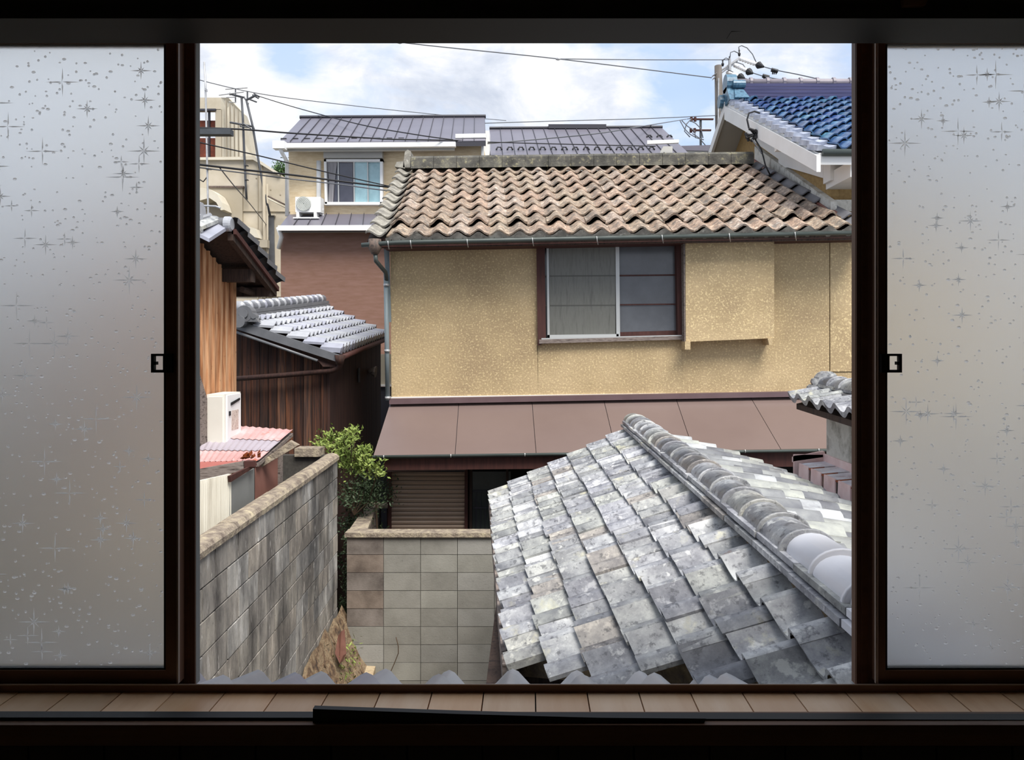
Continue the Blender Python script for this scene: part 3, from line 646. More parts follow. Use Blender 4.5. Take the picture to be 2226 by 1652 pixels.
# ------------------------------------------------------------------ EAVE UNDER OUR WINDOW
ne = empty('lower_eave_roof', (-.3, 1.85, 0.0), 'row of grey eave tiles peeping over the window sill', 'roof')
tn = tile_mesh('grey_tile', m_silver, .050, 1.9, nx=12, phase=.5, lift=.03, th=.02, ov=1.04, lap=1.1)
ex0, ex1 = -1.62, .60
zE, zT = H-1.026, H-.82
lay(ne, (ex0, 2.12, zE), (ex1, 2.12, zE), (ex0, 1.62, zT), (ex1, 1.62, zT), 12, 2, lambda i, j: tn, jit=.004, rot=.02) if False else None
# eave faces away from the house: run the eave direction the other way so that the normal stays up
lay(ne, (ex1, 2.12, zE), (ex0, 2.12, zE), (ex1, 1.62, zT), (ex0, 1.62, zT), 12, 2, lambda i, j: tn, jit=.004, rot=.02)
prism('eave_deck', [(ex0, 2.08, zE-.03), (ex1, 2.08, zE-.03), (ex1, 1.56, zT-.03), (ex0, 1.56, zT-.03)], (0, 0, -.05), m_darkwood, ne)
box('house_wall', (ex0-.3, 1.5, 0), (xr+.1, 1.6, zs-.125), m_plast, ne)

# ------------------------------------------------------------------ BLOCK WALLS
def block_wall(root, A, B, top, nrows, L, Hh, thick, inward, mpick, stag=True, gap=.008, start=0.):
    """blocks along A->B (xy) from a top height downwards; inward = horizontal thickness direction"""
    A, B = Vector(A), Vector(B); d = (B-A); Lt = d.length; d.normalize(); inw = Vector(inward).normalized()*thick
    for r in range(nrows):
        z1 = top-r*Hh; z0 = z1-Hh+gap
        x = -((.5*L) if (stag and r % 2) else 0)-start
        while x < Lt-.01:
            a_, b_ = max(x, 0), min(x+L-gap, Lt)
            if b_-a_ > .03:
                p, q = A+d*a_, A+d*b_; s_ = inw.normalized()*U(0, .004)
                mb = MB(); mb.prism([Vector((p.x, p.y, z0))+s_, Vector((q.x, q.y, z0))+s_, Vector((q.x, q.y, z1))+s_, Vector((p.x, p.y, z1))+s_], inw)
                mb.obj('block', mpick(r, (a_+b_)/2), root)
            x += L
A, B = Vector((-1.90, 3.4, 0)), Vector((-2.07, 8.0, 0))
topA, topB = H-1.255, H-1.20
bw = empty('block_boundary_wall', (-2.0, 5.7, .6), 'tall streaked concrete block wall with a rounded lichen coping beside the red tin shed', 'wall')
top = H-1.265
block_wall(bw, A, B, top, 14, .40, .20, .12, (-1, 0, 0), lambda r, x: m_block, stag=True, gap=.013)
prism('wall_core', [(A.x-.015, A.y, .2), (B.x-.015, B.y-.02, .2), (B.x-.015, B.y-.02, top), (A.x-.015, A.y, top)], (-.10, 0, 0), m_joint, bw)
# rounded coping in lengths
n = 9
for i in range(n):
    p, q = A.lerp(B, i/n), A.lerp(B, (i+1)/n-.004/4)
    p = p+Vector((-.06, 0, top)); q = q+Vector((-.06, 0, top))
    pr_ = [(-.085, 0), (-.085, .035), (-.055, .062), (0, .074), (.055, .062), (.078, .035), (.078, 0)]
    mb = MB(); mb.add([p+Vector((x, 0, z+U(-.003, .003))) for x, z in pr_]+[q+Vector((x, 0, z+U(-.003, .003))) for x, z in pr_],
                      [(k_+1, k_, 7+k_, 8+k_) for k_ in range(6)]+[tuple(range(7)), tuple(range(13, 6, -1))]); mb.obj('coping', m_coping, bw)
# second wall, across
bw2 = empty('low_block_wall', (-.8, 8.05, 0), 'plain grey concrete block wall with flat coping across the yard', 'wall')
a_ = P(754, 1170, 8.0); b_ = P(1130, 1165, 8.0)
t2 = P(0, 1167, 8.0).z
def pk(r, x): return m_blockst if (x < .40 and r < 5) else m_block2
block_wall(bw2, (a_.x, 8.0, 0), (b_.x, 8.0, 0), t2, 12, .40, .195, .12, (0, 1, 0), pk, stag=False, gap=.006)
box('wall_core', (a_.x+.01, 8.012, 0), (b_.x, 8.11, t2-.003), m_joint, bw2)
x = a_.x-.02
while x < b_.x:
    box('coping', (x+.002, 7.97, t2+.002), (min(x+.40, b_.x+.3), 8.15, t2+.048), m_coping, bw2); x += .40
# return towards the house
block_wall(bw2, (a_.x+.03, 8.16, 0), (P(800, 0, 9.3).x, 9.5, 0), t2, 11, .40, .195, .12, (1, 0, 0), lambda r, x: m_blockst, stag=False)
prism('coping', [(a_.x-.01, 8.16, t2+.045), (a_.x+.19, 8.16, t2+.045), (P(835, 0, 9.4).x-.1, 9.5, t2+.045), (P(800, 0, 9.4).x-.02, 9.5, t2+.045)], (0, 0, -.045), m_coping, bw2)
box('coping', (P(800, 0, 9.4).x, 9.36, t2+.005), (P(848, 0, 9.4).x, 9.5, t2+.05), m_coping, bw2)

# ------------------------------------------------------------------ GROUND, BANK, RUBBLE
mesh('ground', [(-60, 1.6, 0), (60, 1.6, 0), (60, 140, 0), (-60, 140, 0)], [(0, 1, 2, 3)], m_ground, kind=S)
vs, fs = [], []
nx_, ny_ = 14, 40
for j in range(ny_+1):
    for i in range(nx_+1):
        Y = 3.0+5.1*j/ny_; t = i/nx_
        X = -1.90-(Y-3.4)*.037+.02+t*.62
        z = .90*(1-t)**1.6+(.12 if Y > 6.5 else 0)*(1-t) + .07*mnoise.noise(Vector((X*5, Y*5, 0)))+.04*mnoise.noise(Vector((X*14, Y*14, 3)))
        vs.append((X, Y, max(z, .0)-(.02 if i == nx_ else 0)))
for j in range(ny_):
    for i in range(nx_): q = j*(nx_+1)+i; fs.append((q, q+1, q+nx_+2, q+nx_+1))
mesh('earth_bank', vs, fs, m_rubble, None, False, label='crumbling earth bank at the foot of the streaked block wall', cat='earth bank', kind='stuff')
rb = MB(); rr = random.Random(3)
for _ in range(420):
    Y = rr.uniform(4.6, 7.9); t = rr.random()**1.3; X = -1.90-(Y-3.4)*.037+.05+t*.5
    z = .90*(1-t)**1.6+.02; s_ = rr.uniform(.015, .05)
    c = Vector((X, Y, z)); ax = [Vector((rr.uniform(-1, 1), rr.uniform(-1, 1), rr.uniform(-1, 1))).normalized()*s_*rr.uniform(.5, 1.3) for _ in range(3)]
    rb.add([c+ax[0], c-ax[0], c+ax[1], c-ax[1], c+ax[2]*.6, c-ax[2]*.6], [(0, 2, 4), (2, 1, 4), (1, 3, 4), (3, 0, 4), (2, 0, 5), (1, 2, 5), (3, 1, 5), (0, 3, 5)])
rb.obj('rubble', m_rubble, None, label='loose rubble and dry roots strewn over the earth bank', cat='rubble', kind='stuff')
prism('roof_tile_shard', [P(735, 1382, 7.4), P(742, 1372, 7.4), P(746, 1425, 7.2), P(738, 1442, 7.15), P(728, 1420, 7.2)], (.02, .05, 0), m_brick, label='broken terracotta shard leaning on the earth bank', cat='shard')
c0, c1 = P(806, 1448, 7.55), P(790, 1500, 6.9)
mb = MB(); mb.prism([P(797, 1447, 7.6), P(816, 1448, 7.6), P(803, 1495, 7.0), P(782, 1495, 7.0)], (0, .02, -.06)); mb.obj('wooden_plank', m_wood, label='short weathered plank end at the foot of the plain block wall', cat='plank')
wdm = MB(); rr = random.Random(9)
for _ in range(500):
    cx_, cy_, cz_ = rr.uniform(-1.95, -1.2), rr.uniform(7.2, 7.9), rr.uniform(.02, .25)
    if rr.random() < .4: cx_, cz_ = rr.uniform(-1.95, -1.75), rr.uniform(.3, .8)
    d = Vector((rr.uniform(-1, 1), rr.uniform(-1, .3), rr.uniform(.1, 1))).normalized()*rr.uniform(.03, .08); s_ = Vector((rr.uniform(-1, 1), rr.uniform(-1, 1), 0)).normalized()*.010
    c = Vector((cx_, cy_, cz_)); wdm.add([c, c+d*.5+s_, c+d, c+d*.5-s_], [(0, 1, 2, 3)])
wdm.obj('weeds', m_leaf, None, label='small green weeds in the corner between the two block walls', cat='weeds', kind='stuff')
tube('dry_tendril', [P(861, 1385, 7.9), P(866, 1405, 7.9), P(866, 1420, 7.9), P(858, 1440, 7.9), P(845, 1470, 7.85), P(840, 1500, 7.8)], .005, m_bark, None, 5, label='thin dry tendril hanging over the plain block wall', cat='vine')

# ------------------------------------------------------------------ NANDINA BUSH
def leaves(mb, c, n, rx, ry, rz, ls, rr, up=.2):
    for _ in range(n):
        v = Vector((rr.gauss(0, .45), rr.gauss(0, .45), rr.gauss(0, .45)))
        p = Vector(c)+Vector((v.x*rx, v.y*ry, v.z*rz))
        d = Vector((rr.uniform(-1, 1), rr.uniform(-1, .6), rr.uniform(-.6, 1)+up)).normalized()*ls*rr.uniform(.6, 1.3)
        s_ = d.cross(Vector((rr.uniform(-1, 1), rr.uniform(-1, 1), rr.uniform(-1, 1)))).normalized()*ls*.22
        mb.add([p, p+d*.45+s_, p+d, p+d*.45-s_], [(0, 1, 2, 3)])
nb_ = empty('nandina_bush', P(770, 1200, 8.6), 'bright green nandina bush rising between the streaked wall and the pent roof', 'bush')
rr = random.Random(21); mb = MB(); st = MB()
for (px, py, w_, h_, n) in ((700, 965, 24, 14, 110), (722, 955, 30, 22, 150), (748, 965, 30, 26, 200), (765, 950, 20, 26, 120), (770, 940, 8, 14, 40), (790, 985, 26, 18, 170), (740, 995, 40, 22, 300), (765, 1010, 40, 30, 300), (800, 1015, 30, 26, 200), (822, 1020, 18, 22, 120)):
    Y = rr.uniform(8.3, 8.8); leaves(mb, P(px, py, Y), n, w_/F*Y, .18, h_/F*Y, .055, rr)
    st.tube([P(770, 1120, 8.6), P((770+px)/2+rr.uniform(-6, 6), (1120+py)/2+20, 8.6), P(px, py, Y)], .006, 4)
mb.obj('foliage', m_leaf, nb_); st.obj('stem', m_bark, nb_)
hd = empty('dark_shrub', P(790, 1400, 8.75), 'dark green shrub filling the gap below the nandina', 'shrub')
mb = MB(); st = MB()
for _ in range(34):
    px, py, Y = rr.uniform(752, 840), rr.uniform(1040, 1230), rr.uniform(8.45, 9.2)
    leaves(mb, P(px, py, Y), 110, .16, .14, .14, .045, rr)
for px in (760, 790, 820): st.tube([P(px, 1500, 8.8)*1, P(px+4, 1250, 8.8), P(px-4, 1060, 8.8)], .012, 5)
mb.obj('foliage', m_leafd, hd); st.obj('stem', m_bark, hd)
mb = MB()
for _ in range(10): leaves(mb, P(rr.uniform(741, 756), rr.uniform(1150, 1340), 8.35), 60, .04, .08, .14, .035, rr)
mb.obj('ivy', m_leafd, None, label='dark ivy hanging in the slit between the two block walls', cat='ivy', kind='stuff')

# ================================================================== FARTHER NEIGHBOURS
def fp(name, pts, Y, d, m, parent=None, **kw):
    q = [P(x, y, Y) for x, y in pts]
    for (x, y), v in zip(pts, q):
        if y in (900, 880, 501) and len(name) > 6 and 'gutter' not in name: v.z = 0            # walls run down to the ground
    return prism(name, q, (0, d, 0), m, parent, **kw)
def cyl(name, c, ax, r, L, m, parent=None, n=14, **kw):
    c, ax = Vector(c), Vector(ax).normalized(); return MB().tube([c-ax*L/2, c+ax*L/2], r, n).obj(name, m, parent, False, **kw)

# ------------------------------------------------------------------ BLUE ROOFED HOUSE
bh = empty('blue_roofed_house', (6, 11, 0), 'ochre and white house with a glazed blue tiled gable roof', 'house')
XB = 3.57
eY, rY = 9.15, 13.4
zE_, zR_ = P(0, 330, eY).z, P(0, 219, rY).z
br = empty('blue_roof_slope', (5.3, 11, zE_), parent=bh)
tbl = tile_mesh('blue_tile', m_blue, .075, 1.3, nx=8, phase=.85, lift=.05, th=.02, ov=1.05, lap=1.1)
tbv = tile_mesh('verge_blue_tile', m_bluel, .03, 1.0, nx=5, phase=.1, lift=.05, th=.07, ov=1.0, lap=1.1)
lay(br, (XB, eY, zE_), (XB+.235*15, eY, zE_), (XB, rY, zR_), (XB+.235*15, rY, zR_), 15, 15, lambda i, j: tbv if i == 0 else tbl, jit=.006, rot=.02)
prism('roof_deck', [(XB+.02, eY, zE_-.02), (XB+3.5, eY, zE_-.02), (XB+3.5, rY, zR_-.02), (XB+.02, rY, zR_-.02)], (0, 0, -.09), m_white, br)
prism('rear_slope', [(XB-.02, rY, zR_+.02), (XB+3.5, rY, zR_+.02), (XB+3.5, rY+4.3, zR_-2.15), (XB-.02, rY+4.3, zR_-2.15)], (0, 0, -.10), m_seam, br)
MB().prism([(XB-.03, rY, zR_-.02), (XB-.03, rY+4.3, zR_-2.19), (XB-.03, rY+4.3, zR_-2.36), (XB-.03, rY, zR_-.20)], (.05, 0, 0)).obj('bargeboard', m_white, bh)
MB().prism([(XB-.03, rY, zR_-.10), (XB-.03, eY-.05, zE_-.06), (XB-.03, eY-.05, zE_-.26), (XB-.03, rY, zR_-.34)], (.05, 0, 0)).obj('bargeboard', m_white, bh)
MB().prism([(XB, rY, zR_-.12), (XB, rY+4.2, zR_-2.2), (4.05, rY+4.2, zR_-2.2), (4.05, rY, zR_-.12)], (0, 0, -.05)).obj('soffit', m_soffit, bh)
MB().prism([(XB, rY, zR_-.12), (XB, eY, zE_-.11), (4.05, eY, zE_-.11), (4.05, rY, zR_-.12)], (0, 0, -.05)).obj('soffit', m_white, bh)
# gable wall in the plane X = 4.02, front wall at Y = 9.94
XW, YW2 = 4.02, 9.94
sl = (zR_-zE_)/(rY-eY)
MB().prism([(XW, YW2, .5), (XW, YW2, zE_+(YW2-eY)*sl-.15), (XW, rY, zR_-.15), (XW, rY+3.6, zR_-1.95), (XW, rY+3.6, .5)], (.15, 0, 0)).obj('gable_wall', m_stucco2, bh)
MB().prism([PXX(x, y, XW-.06) for x, y in ((1596, 246), (1632, 303), (1692, 346), (1692, 366), (1712, 364), (1789, 387), (1789, 312))], (.06, 0, 0)).obj('white_frieze', m_white, bh)
MB().box((XW+.151, YW2-.004, .5), (XW+3.2, YW2+.15, zE_+.25)).obj('front_wall', m_stucco2, bh)
MB().box((XW-.02, eY+.05, zE_-.30), (XW+3.2, YW2+.02, zE_-.10)).obj('boxed_eave', m_white, bh)
MB().box((XW-.065, 9.70, P(0, 392, 9.71).z), (XW+3.2, YW2, zE_+.1)).obj('boxed_eave', m_white, bh)
for t in (.28, .62): 
    Yq = rY-(rY-eY)*t; zq = zR_-(zR_-zE_)*t
    MB().box((XB+.02, Yq-.05, zq-.34), (XW, Yq+.05, zq-.19)).obj('purlin', m_white, bh)
MB().box((XB+.02, rY-.05, zR_-.36), (XW, rY+.05, zR_-.2)).obj('purlin', m_white, bh)
MB().tube([(XB+.05, eY-.04, zE_-.02), (XB+3.6, eY-.04, zE_-.02)], .045, 10).obj('gutter', m_gut, bh, True)
MB().tube([(XB+.55, eY-.05, zE_-.05), (XB+.55, eY-.06, zE_-.16), (XB+.60, eY-.02, zE_-.16), (XB+.6, eY, zE_-.08)], .006, 5).obj('gutter_hook', m_iron, bh)
# foot flashing on the gable wall
MB().prism([PXX(1640, 318, XW-.08), PXX(1806, 438, XW-.08), PXX(1806, 462, XW-.08), PXX(1640, 346, XW-.08)], (.08, 0, 0)).obj('plaster_band', m_plast, bh)
MB().prism([PXX(1636, 346, XW-.12), PXX(1806, 461, XW-.12), PXX(1806, 470, XW-.12), PXX(1655, 372, XW-.12)], (.10, 0, 0)).obj('flashing', m_redboard, bh)
fp('plaster_ledge', [(1800, 448), (1806, 434), (1960, 434), (1960, 452), (1805, 462)], 9.80, .12, m_plast, bh)
# ridge stack
rk = empty('blue_ridge', (XB+1.8, rY, zR_), parent=bh)
for q in range(5):
    MB().box((XB+.12, rY-.13+.008*q, zR_-.02+q*.062), (XB+3.6, rY+.13, zR_+.034+q*.062)).obj('ridge_course', m_blued, rk)
MB().tube([(XB+.15, rY, zR_+.33), (XB+3.6, rY, zR_+.33)], .065, 10).obj('ridge_cap', m_pinkgrey, rk, True)
for q in range(11): MB().tube([(XB+.42+q*.30, rY, zR_+.335), (XB+.47+q*.30, rY, zR_+.335)], .085, 10).obj('cap_collar', m_pinkgrey, rk)
on = MB()
on.tube([(XB-.02, rY, zR_+.30), (XB+.16, rY, zR_+.30)], .17, 14); on.tube([(XB+.08, rY-.14, zR_+.25), (XB+.3, rY-.14, zR_+.25)], .075, 12)
on.prism([(XB-.02, rY-.34, zR_-.08), (XB-.02, rY-.10, zR_+.22), (XB-.02, rY+.12, zR_+.22), (XB-.02, rY+.3, zR_-.1)], (.16, 0, 0))
on.tube([(XB-.10, rY+.12, zR_+.02), (XB+.05, rY+.12, zR_+.02)], .12, 12); on.prism([(XB+.06, rY-.38, zR_-.06), (XB+.1, rY-.2, zR_+.14), (XB+.26, rY-.2, zR_+.14), (XB+.32, rY-.38, zR_-.06)], (0, .1, 0))
on.obj('ridge_end_ornament', m_bluecap, rk)

# service cable fitting on the gable
cf = empty('cable_fitting', P(1636, 296, 11.5), 'black bundle of cable clamps hanging off the white gable board', 'cable clamp')
mb = MB(); rr = random.Random(4); c = P(1636, 293, 11.5)
for _ in range(9):
    a_ = c+Vector((rr.uniform(-.09, .09), rr.uniform(-.05, .05), rr.uniform(-.07, .07))); d = Vector((rr.uniform(-1, 1), rr.uniform(-.5, .5), rr.uniform(-.6, .6))).normalized()*.07
    mb.tube([a_-d, a_+d], .022, 6)
mb.obj('clamp', m_cable, cf)
MB().tube([P(1640, 292, 11.5), P(1628, 278, 11.5), P(1624, 260, 11.5), P(1628, 246, 11.5), P(1640, 242, 11.5), P(1652, 246, 11.5)], .014, 6).obj('loop', m_cable, cf, True)
MB().tube([P(1640, 300, 11.5), P(1655, 325, 11.3), P(1664, 360, 11.15), P(1676, 384, 11.2)], .012, 6).obj('cable', m_cable, cf, True)
MB().tube([P(1634, 302, 11.5), P(1648, 322, 11.3), P(1656, 334, 11.2)], .010, 6).obj('cable', m_cableg, cf, True)

# ------------------------------------------------------------------ CREAM TWO-STOREY HOUSE
ch = empty('cream_house', P(820, 500, 17.5)*1, 'cream and brown two-storey house with dark standing-seam metal roofs and white gutters', 'house')
ch.location.z = 0; WO[ch.name] = Vector(ch.location)
def seam_roof(parent, name, tl, tr, bl, br_, n, m):
    """standing-seam slope: one sheet part per bay with its raised seam"""
    root = empty(name, (bl+br_)/2, parent=parent)
    for i in range(n):
        a_, b_ = tl.lerp(tr, i/n), tl.lerp(tr, (i+1)/n); c, d = bl.lerp(br_, i/n), bl.lerp(br_, (i+1)/n)
        g = (b_-a_)*.03
        MB().prism([a_, b_-g, d-g, c], (0, 0, -.02)).obj('roof_sheet', m, root)
        if i: MB().prism([a_-g, a_+g*.4, c+g*.4, c-g], (0, 0, .03)).obj('seam', m_seam, root)
    MB().prism([tl-Vector((0, 0, .03)), tr-Vector((0, 0, .03)), br_-Vector((0, 0, .03)), bl-Vector((0, 0, .03))], (0, 0, -.1)).obj('roof_deck', m_seam, root)
    return root
u_ = seam_roof(ch, 'upper_metal_roof', P(655, 257, 19.6), P(1054, 255, 19.6), P(606, 309, 16.7), P(1056, 305, 16.7), 18, m_metalroof)
MB().tube([P(652, 255, 19.6), P(1056, 253, 19.6)], .05, 6).obj('ridge_cap', m_seam, u_)
for i in range(11):
    x_ = 616+25.6*i; y_ = 303-.1*i
    MB().prism([P(x_-6, y_-3, 17.0), P(x_+6, y_-3, 17.0), P(x_+6, y_+2, 17.0), P(x_-6, y_+2, 17.0)], (0, .05, 0)).obj('snow_guard', m_cable, u_)
fp('gutter', [(604, 311), (990, 308), (990, 318), (604, 321)], 16.55, .12, m_whitepl, ch)
fp('gutter', [(990, 291), (1056, 290), (1056, 299), (990, 300)], 16.9, .12, m_whitepl, ch)
fp('fascia', [(612, 318), (988, 316), (988, 326), (612, 328)], 16.75, .1, m_soffit, ch)
fp('upper_wall', [(627, 322), (1046, 300), (1046, 480), (631, 480)], 17.2, 2.3, m_cream, ch)
fp('corner_trim', [(1046, 292), (1051, 292), (1051, 345), (1046, 345)], 17.1, .2, m_whitepl, ch)
l_ = seam_roof(ch, 'lower_metal_roof', P(628, 466, 17.15), P(1010, 464, 17.15), P(608, 492, 16.0), P(1030, 490, 16.0), 14, m_metalroof)
fp('lower_gutter', [(604, 490), (1030, 488), (1030, 500), (604, 501)], 15.9, .12, m_whitepl, ch)
fp('lower_wall', [(610, 500), (1030, 498), (1030, 900), (612, 900)], 16.3, 2.0, m_brownsid, ch)
fp('soffit_strip', [(610, 499), (1030, 497), (1030, 503), (610, 505)], 16.2, .1, m_soffit, ch)
MB().tube([P(607, 318, 16.5), P(612, 330, 16.5), P(624, 352, 17.0), P(624, 470, 17.05)], .045, 8).obj('downpipe', m_whitepl, ch, True)
MB().tube([P(605, 495, 15.95), P(612, 515, 16.1), P(606, 540, 16.2)], .05, 8).obj('downpipe', m_whitepl, ch, True)
MB().box(P(599, 311, 16.6), P(618, 322, 16.4)).obj('hopper', m_whitepl, ch)
MB().tube([P(693, 350, 17.1), P(693, 432, 17.1)], .055, 8).obj('pipe_cover', m_whitepl, ch, True)
cwd = empty('window', P(768, 440, 17.1), parent=ch)
fp('shutter_case', [(703, 329), (831, 329), (831, 343), (703, 343)], 17.02, .18, m_soffit, cwd)
mb = MB()
for r_ in ([(704, 346), (832, 346), (832, 351), (704, 351)], [(704, 346), (709, 346), (711, 443), (706, 443)], [(826, 346), (832, 346), (832, 443), (826, 443)], [(705, 439), (832, 439), (832, 445), (705, 445)]):
    mb.prism([P(x, y, 17.05) for x, y in r_], (0, .15, 0))
mb.obj('frame', m_whitepl, cwd)
fp('pane', [(709, 350), (735, 350), (737, 440), (711, 440)], 17.15, .02, m_glassd, cwd)
fp('curtain', [(711, 352), (733, 352), (727, 400), (724, 440), (714, 440), (716, 400)], 17.12, .02, m_curtain, cwd)
fp('pane', [(737, 350), (767, 350), (768, 440), (738, 440)], 17.13, .02, m_glassd, cwd)
fp('pane', [(771, 350), (798, 350), (800, 440), (772, 440)], 17.13, .02, m_glassb, cwd)
fp('pane', [(800, 350), (828, 350), (828, 440), (802, 440)], 17.15, .02, m_glassb, cwd)
for x_ in (735, 769, 799): fp('mullion', [(x_-1.2, 350), (x_+1.2, 350), (x_+2.2, 440), (x_-.2, 440)], 17.10, .03, m_alus, cwd)
ac = empty('air_conditioner_unit', P(671, 473, 16.6), 'white outdoor air conditioner unit on feet on the lower metal roof', 'air conditioner')
MB().box(P(642, 428, 16.8), Vector((P(697, 0, 16.8).x, 17.1, P(0, 461, 16.8).z))).obj('casing', m_whitepl, ac)
cyl('fan_grille', P(660, 443, 16.78), (0, 1, 0), .165, .05, m_fan, ac, 20)
for q in range(5): MB().tube([P(660, 443, 16.74)+Vector((math.cos(t)*r_, 0, math.sin(t)*r_)) for r_ in (.03+.03*q,) for t in [i*math.pi/8 for i in range(17)]], .004, 4, False).obj('grille_ring', m_whitepl, ac)
for x_ in (647, 685): MB().prism([P(x_-3, 461, 16.8), P(x_+3, 461, 16.8), P(x_+3, 474, 16.75), P(x_-3, 474, 16.75)], (0, .3, 0)).obj('foot', m_whitepl, ac)
MB().box(P(637, 472, 16.6), P(695, 476, 16.68)).obj('rail', m_whitepl, ac)
MB().tube([P(697, 445, 17.0), P(702, 455, 17.0), P(696, 466, 17.0), P(704, 468, 17.0)], .02, 6).obj('hose', m_whitepl, ac, True)

# ------------------------------------------------------------------ GREY ROOFED HOUSE BEHIND THE RIDGE
gh = empty('grey_roofed_house', P(1260, 400, 20), 'house behind the brown roof, only its grey standing-seam roof and snow guards showing', 'house')
gh.location.z = 0; WO[gh.name] = Vector(gh.location)
g_ = seam_roof(gh, 'metal_roof', P(1064, 281, 22), P(1440, 278, 22), P(1066, 337, 19.2), P(1500, 335, 19.2), 16, m_metalroof)
g_2 = None
MB().tube([P(1064, 279, 22), P(1440, 276, 22)], .05, 6).obj('ridge_cap', m_seam, g_)
MB().box(P(1192, 272, 22), P(1318, 279, 21.9)).obj('ridge_vent', m_seam, g_)
for i in range(16):
    x_ = 1085+23.7*i
    if x_ > 1420: break
    MB().tube([P(x_-6, 325, 19.6), P(x_-3, 320, 19.7), P(x_+3, 320, 19.7), P(x_+6, 325, 19.6)], .022, 5).obj('snow_guard', m_cable, g_, True)
for i in range(3):
    x_ = 1411+22*i; MB().tube([P(x_-5, 298, 20.9), P(x_-2, 294, 21), P(x_+3, 294, 21), P(x_+6, 298, 20.9)], .022, 5).obj('snow_guard', m_cable, g_, True)
fp('gutter', [(1407, 305), (1476, 303), (1476, 310), (1407, 313)], 19.0, .1, m_whitepl, gh)
fp('wall', [(1070, 339), (1432, 337), (1442, 318), (1462, 318), (1462, 501), (1070, 501)], 19.3, 2, m_soffit, gh)
fp('side_strip', [(1052, 284), (1064, 284), (1066, 501), (1054, 501)], 19.3, .4, m_whitepl, gh)
fh = empty('far_low_roof', P(1500, 400, 27), 'sliver of a low dark roof and white wall beyond the blue roofed house', 'house')
fh.location.z = 0; WO[fh.name] = Vector(fh.location)
fp('roof', [(1445, 318), (1548, 315), (1548, 328), (1452, 326)], 27, 3, m_metalroof, fh)
fp('wall', [(1448, 326), (1548, 328), (1548, 501), (1448, 501)], 27.1, 2.8, m_white, fh)

# ------------------------------------------------------------------ BEIGE CONCRETE BUILDING
cb = empty('beige_building', P(520, 500, 25), 'beige concrete building with a sloped stair tower and roof opening', 'building')
cb.location.z = 0; WO[cb.name] = Vector(cb.location)
fp('tower_wall', [(300, 212), (480, 212), (480, 238), (300, 238)], 24, .3, m_beige, cb)
fp('tower_wall', [(468, 237), (481, 237), (481, 346), (468, 346)], 24, .3, m_beiged, cb)
fp('tower_wall', [(300, 237), (425, 237), (425, 346), (300, 346)], 24, .3, m_beige, cb)
prism('tower_side', [P(480, 212, 24), P(496, 212, 24.2), P(530, 248, 25), P(545, 290, 25.6), P(551, 346, 25.8), P(480, 346, 24)], (.02, .25, 0), m_beigew, cb)
for x_, y_ in ((490, 213), (498, 216), (507, 226), (516, 235), (526, 246)): fp('panel_groove', [(x_, y_+4), (x_+1, y_+4), (x_+2, 343), (x_+1, 343)], 24.0, .1, m_beiged, cb)
fp('opening_sill', [(425, 262), (469, 262), (469, 279), (425, 279)], 24.2, .3, m_rustred, cb)
fp('opening_screen', [(425, 300), (469, 300), (469, 346), (425, 346)], 24.3, .3, m_rustred, cb)
fp('opening_post', [(452, 238), (455, 238), (455, 346), (452, 346)], 24.1, .1, m_seam, cb)
fp('opening_lintel', [(425, 236), (469, 236), (469, 240), (425, 240)], 23.95, .1, m_seam, cb)
fp('lower_wall', [(300, 344), (552, 340), (606, 378), (632, 392), (640, 900), (300, 900)], 23.5, 3, m_beige, cb)
fp('parapet_band', [(300, 343), (552, 341), (610, 378), (606, 381), (550, 347), (300, 348)], 23.4, .1, m_beigew, cb)
fp('shutter_panel', [(455, 407), (527, 407), (527, 530), (455, 530)], 23.42, .1, m_beiged, cb)
fp('shutter_lintel', [(452, 404), (529, 404), (529, 408), (452, 408)], 23.38, .1, m_iron, cb)
for y_ in (455, 640, 665): fp('wall_joint', [(300, y_), (632, y_+4), (632, y_+5.5), (300, y_+1.3)], 23.46, .05, m_beiged, cb)
for x_ in (560, 569): fp('wall_joint', [(x_, 352), (x_+1, 352), (x_+1, 880), (x_, 880)], 23.46, .05, m_beiged, cb)
fp('narrow_window', [(583, 468), (595, 468), (597, 575), (585, 575)], 23.44, .05, m_glassg, cb)
fp('window_surround', [(581, 465), (597, 466), (598, 468), (582, 468)], 23.4, .08, m_beigew, cb)
fp('window_surround', [(583, 575), (601, 575), (601, 579), (583, 579)], 23.4, .08, m_beigew, cb)
MB().tube([P(574, 380, 23.2), P(576, 700, 23.2)], .055, 8).obj('drainpipe', m_beiged, cb, True)
MB().tube([P(581, 400, 23.2), P(582, 700, 23.2)], .03, 8).obj('drainpipe', m_beiged, cb, True)
MB().box(P(562, 523, 23.2), P(581, 538, 23.0)).obj('rainwater_head', m_beiged, cb)
MB().tube([P(565, 538, 23.1), P(570, 552, 23.1), P(580, 555, 23.1), P(576, 575, 23.1)], .05, 8).obj('pipe_bend', m_beigew, cb, True)
MB().tube([P(582, 426, 23), P(622, 446, 23.2)], .025, 6).obj('handrail', m_iron, cb, True)
MB().tube([P(582, 431, 23), P(622, 452, 23.2)], .02, 6).obj('handrail', m_beigew, cb, True)
fp('canopy_fin', [(512, 482), (555, 497), (564, 518), (520, 508)], 23.0, .4, m_beigew, cb)
mb = MB(); pts = [(420, 408), (440, 408), (458, 412), (472, 422), (482, 440), (487, 456), (480, 457), (470, 440), (455, 430), (420, 440)]
mb.prism([P(x, y, 22.8) for x, y in pts], (0, .6, 0)); mb.obj('curved_awning', m_beigew, cb)
for x_, y_ in ((557, 388), (588, 413), (609, 424)): MB().box(P(x_-2, y_-2, 23.3), P(x_+2, y_+2, 23.4)).obj('vent_cap', m_beiged, cb)

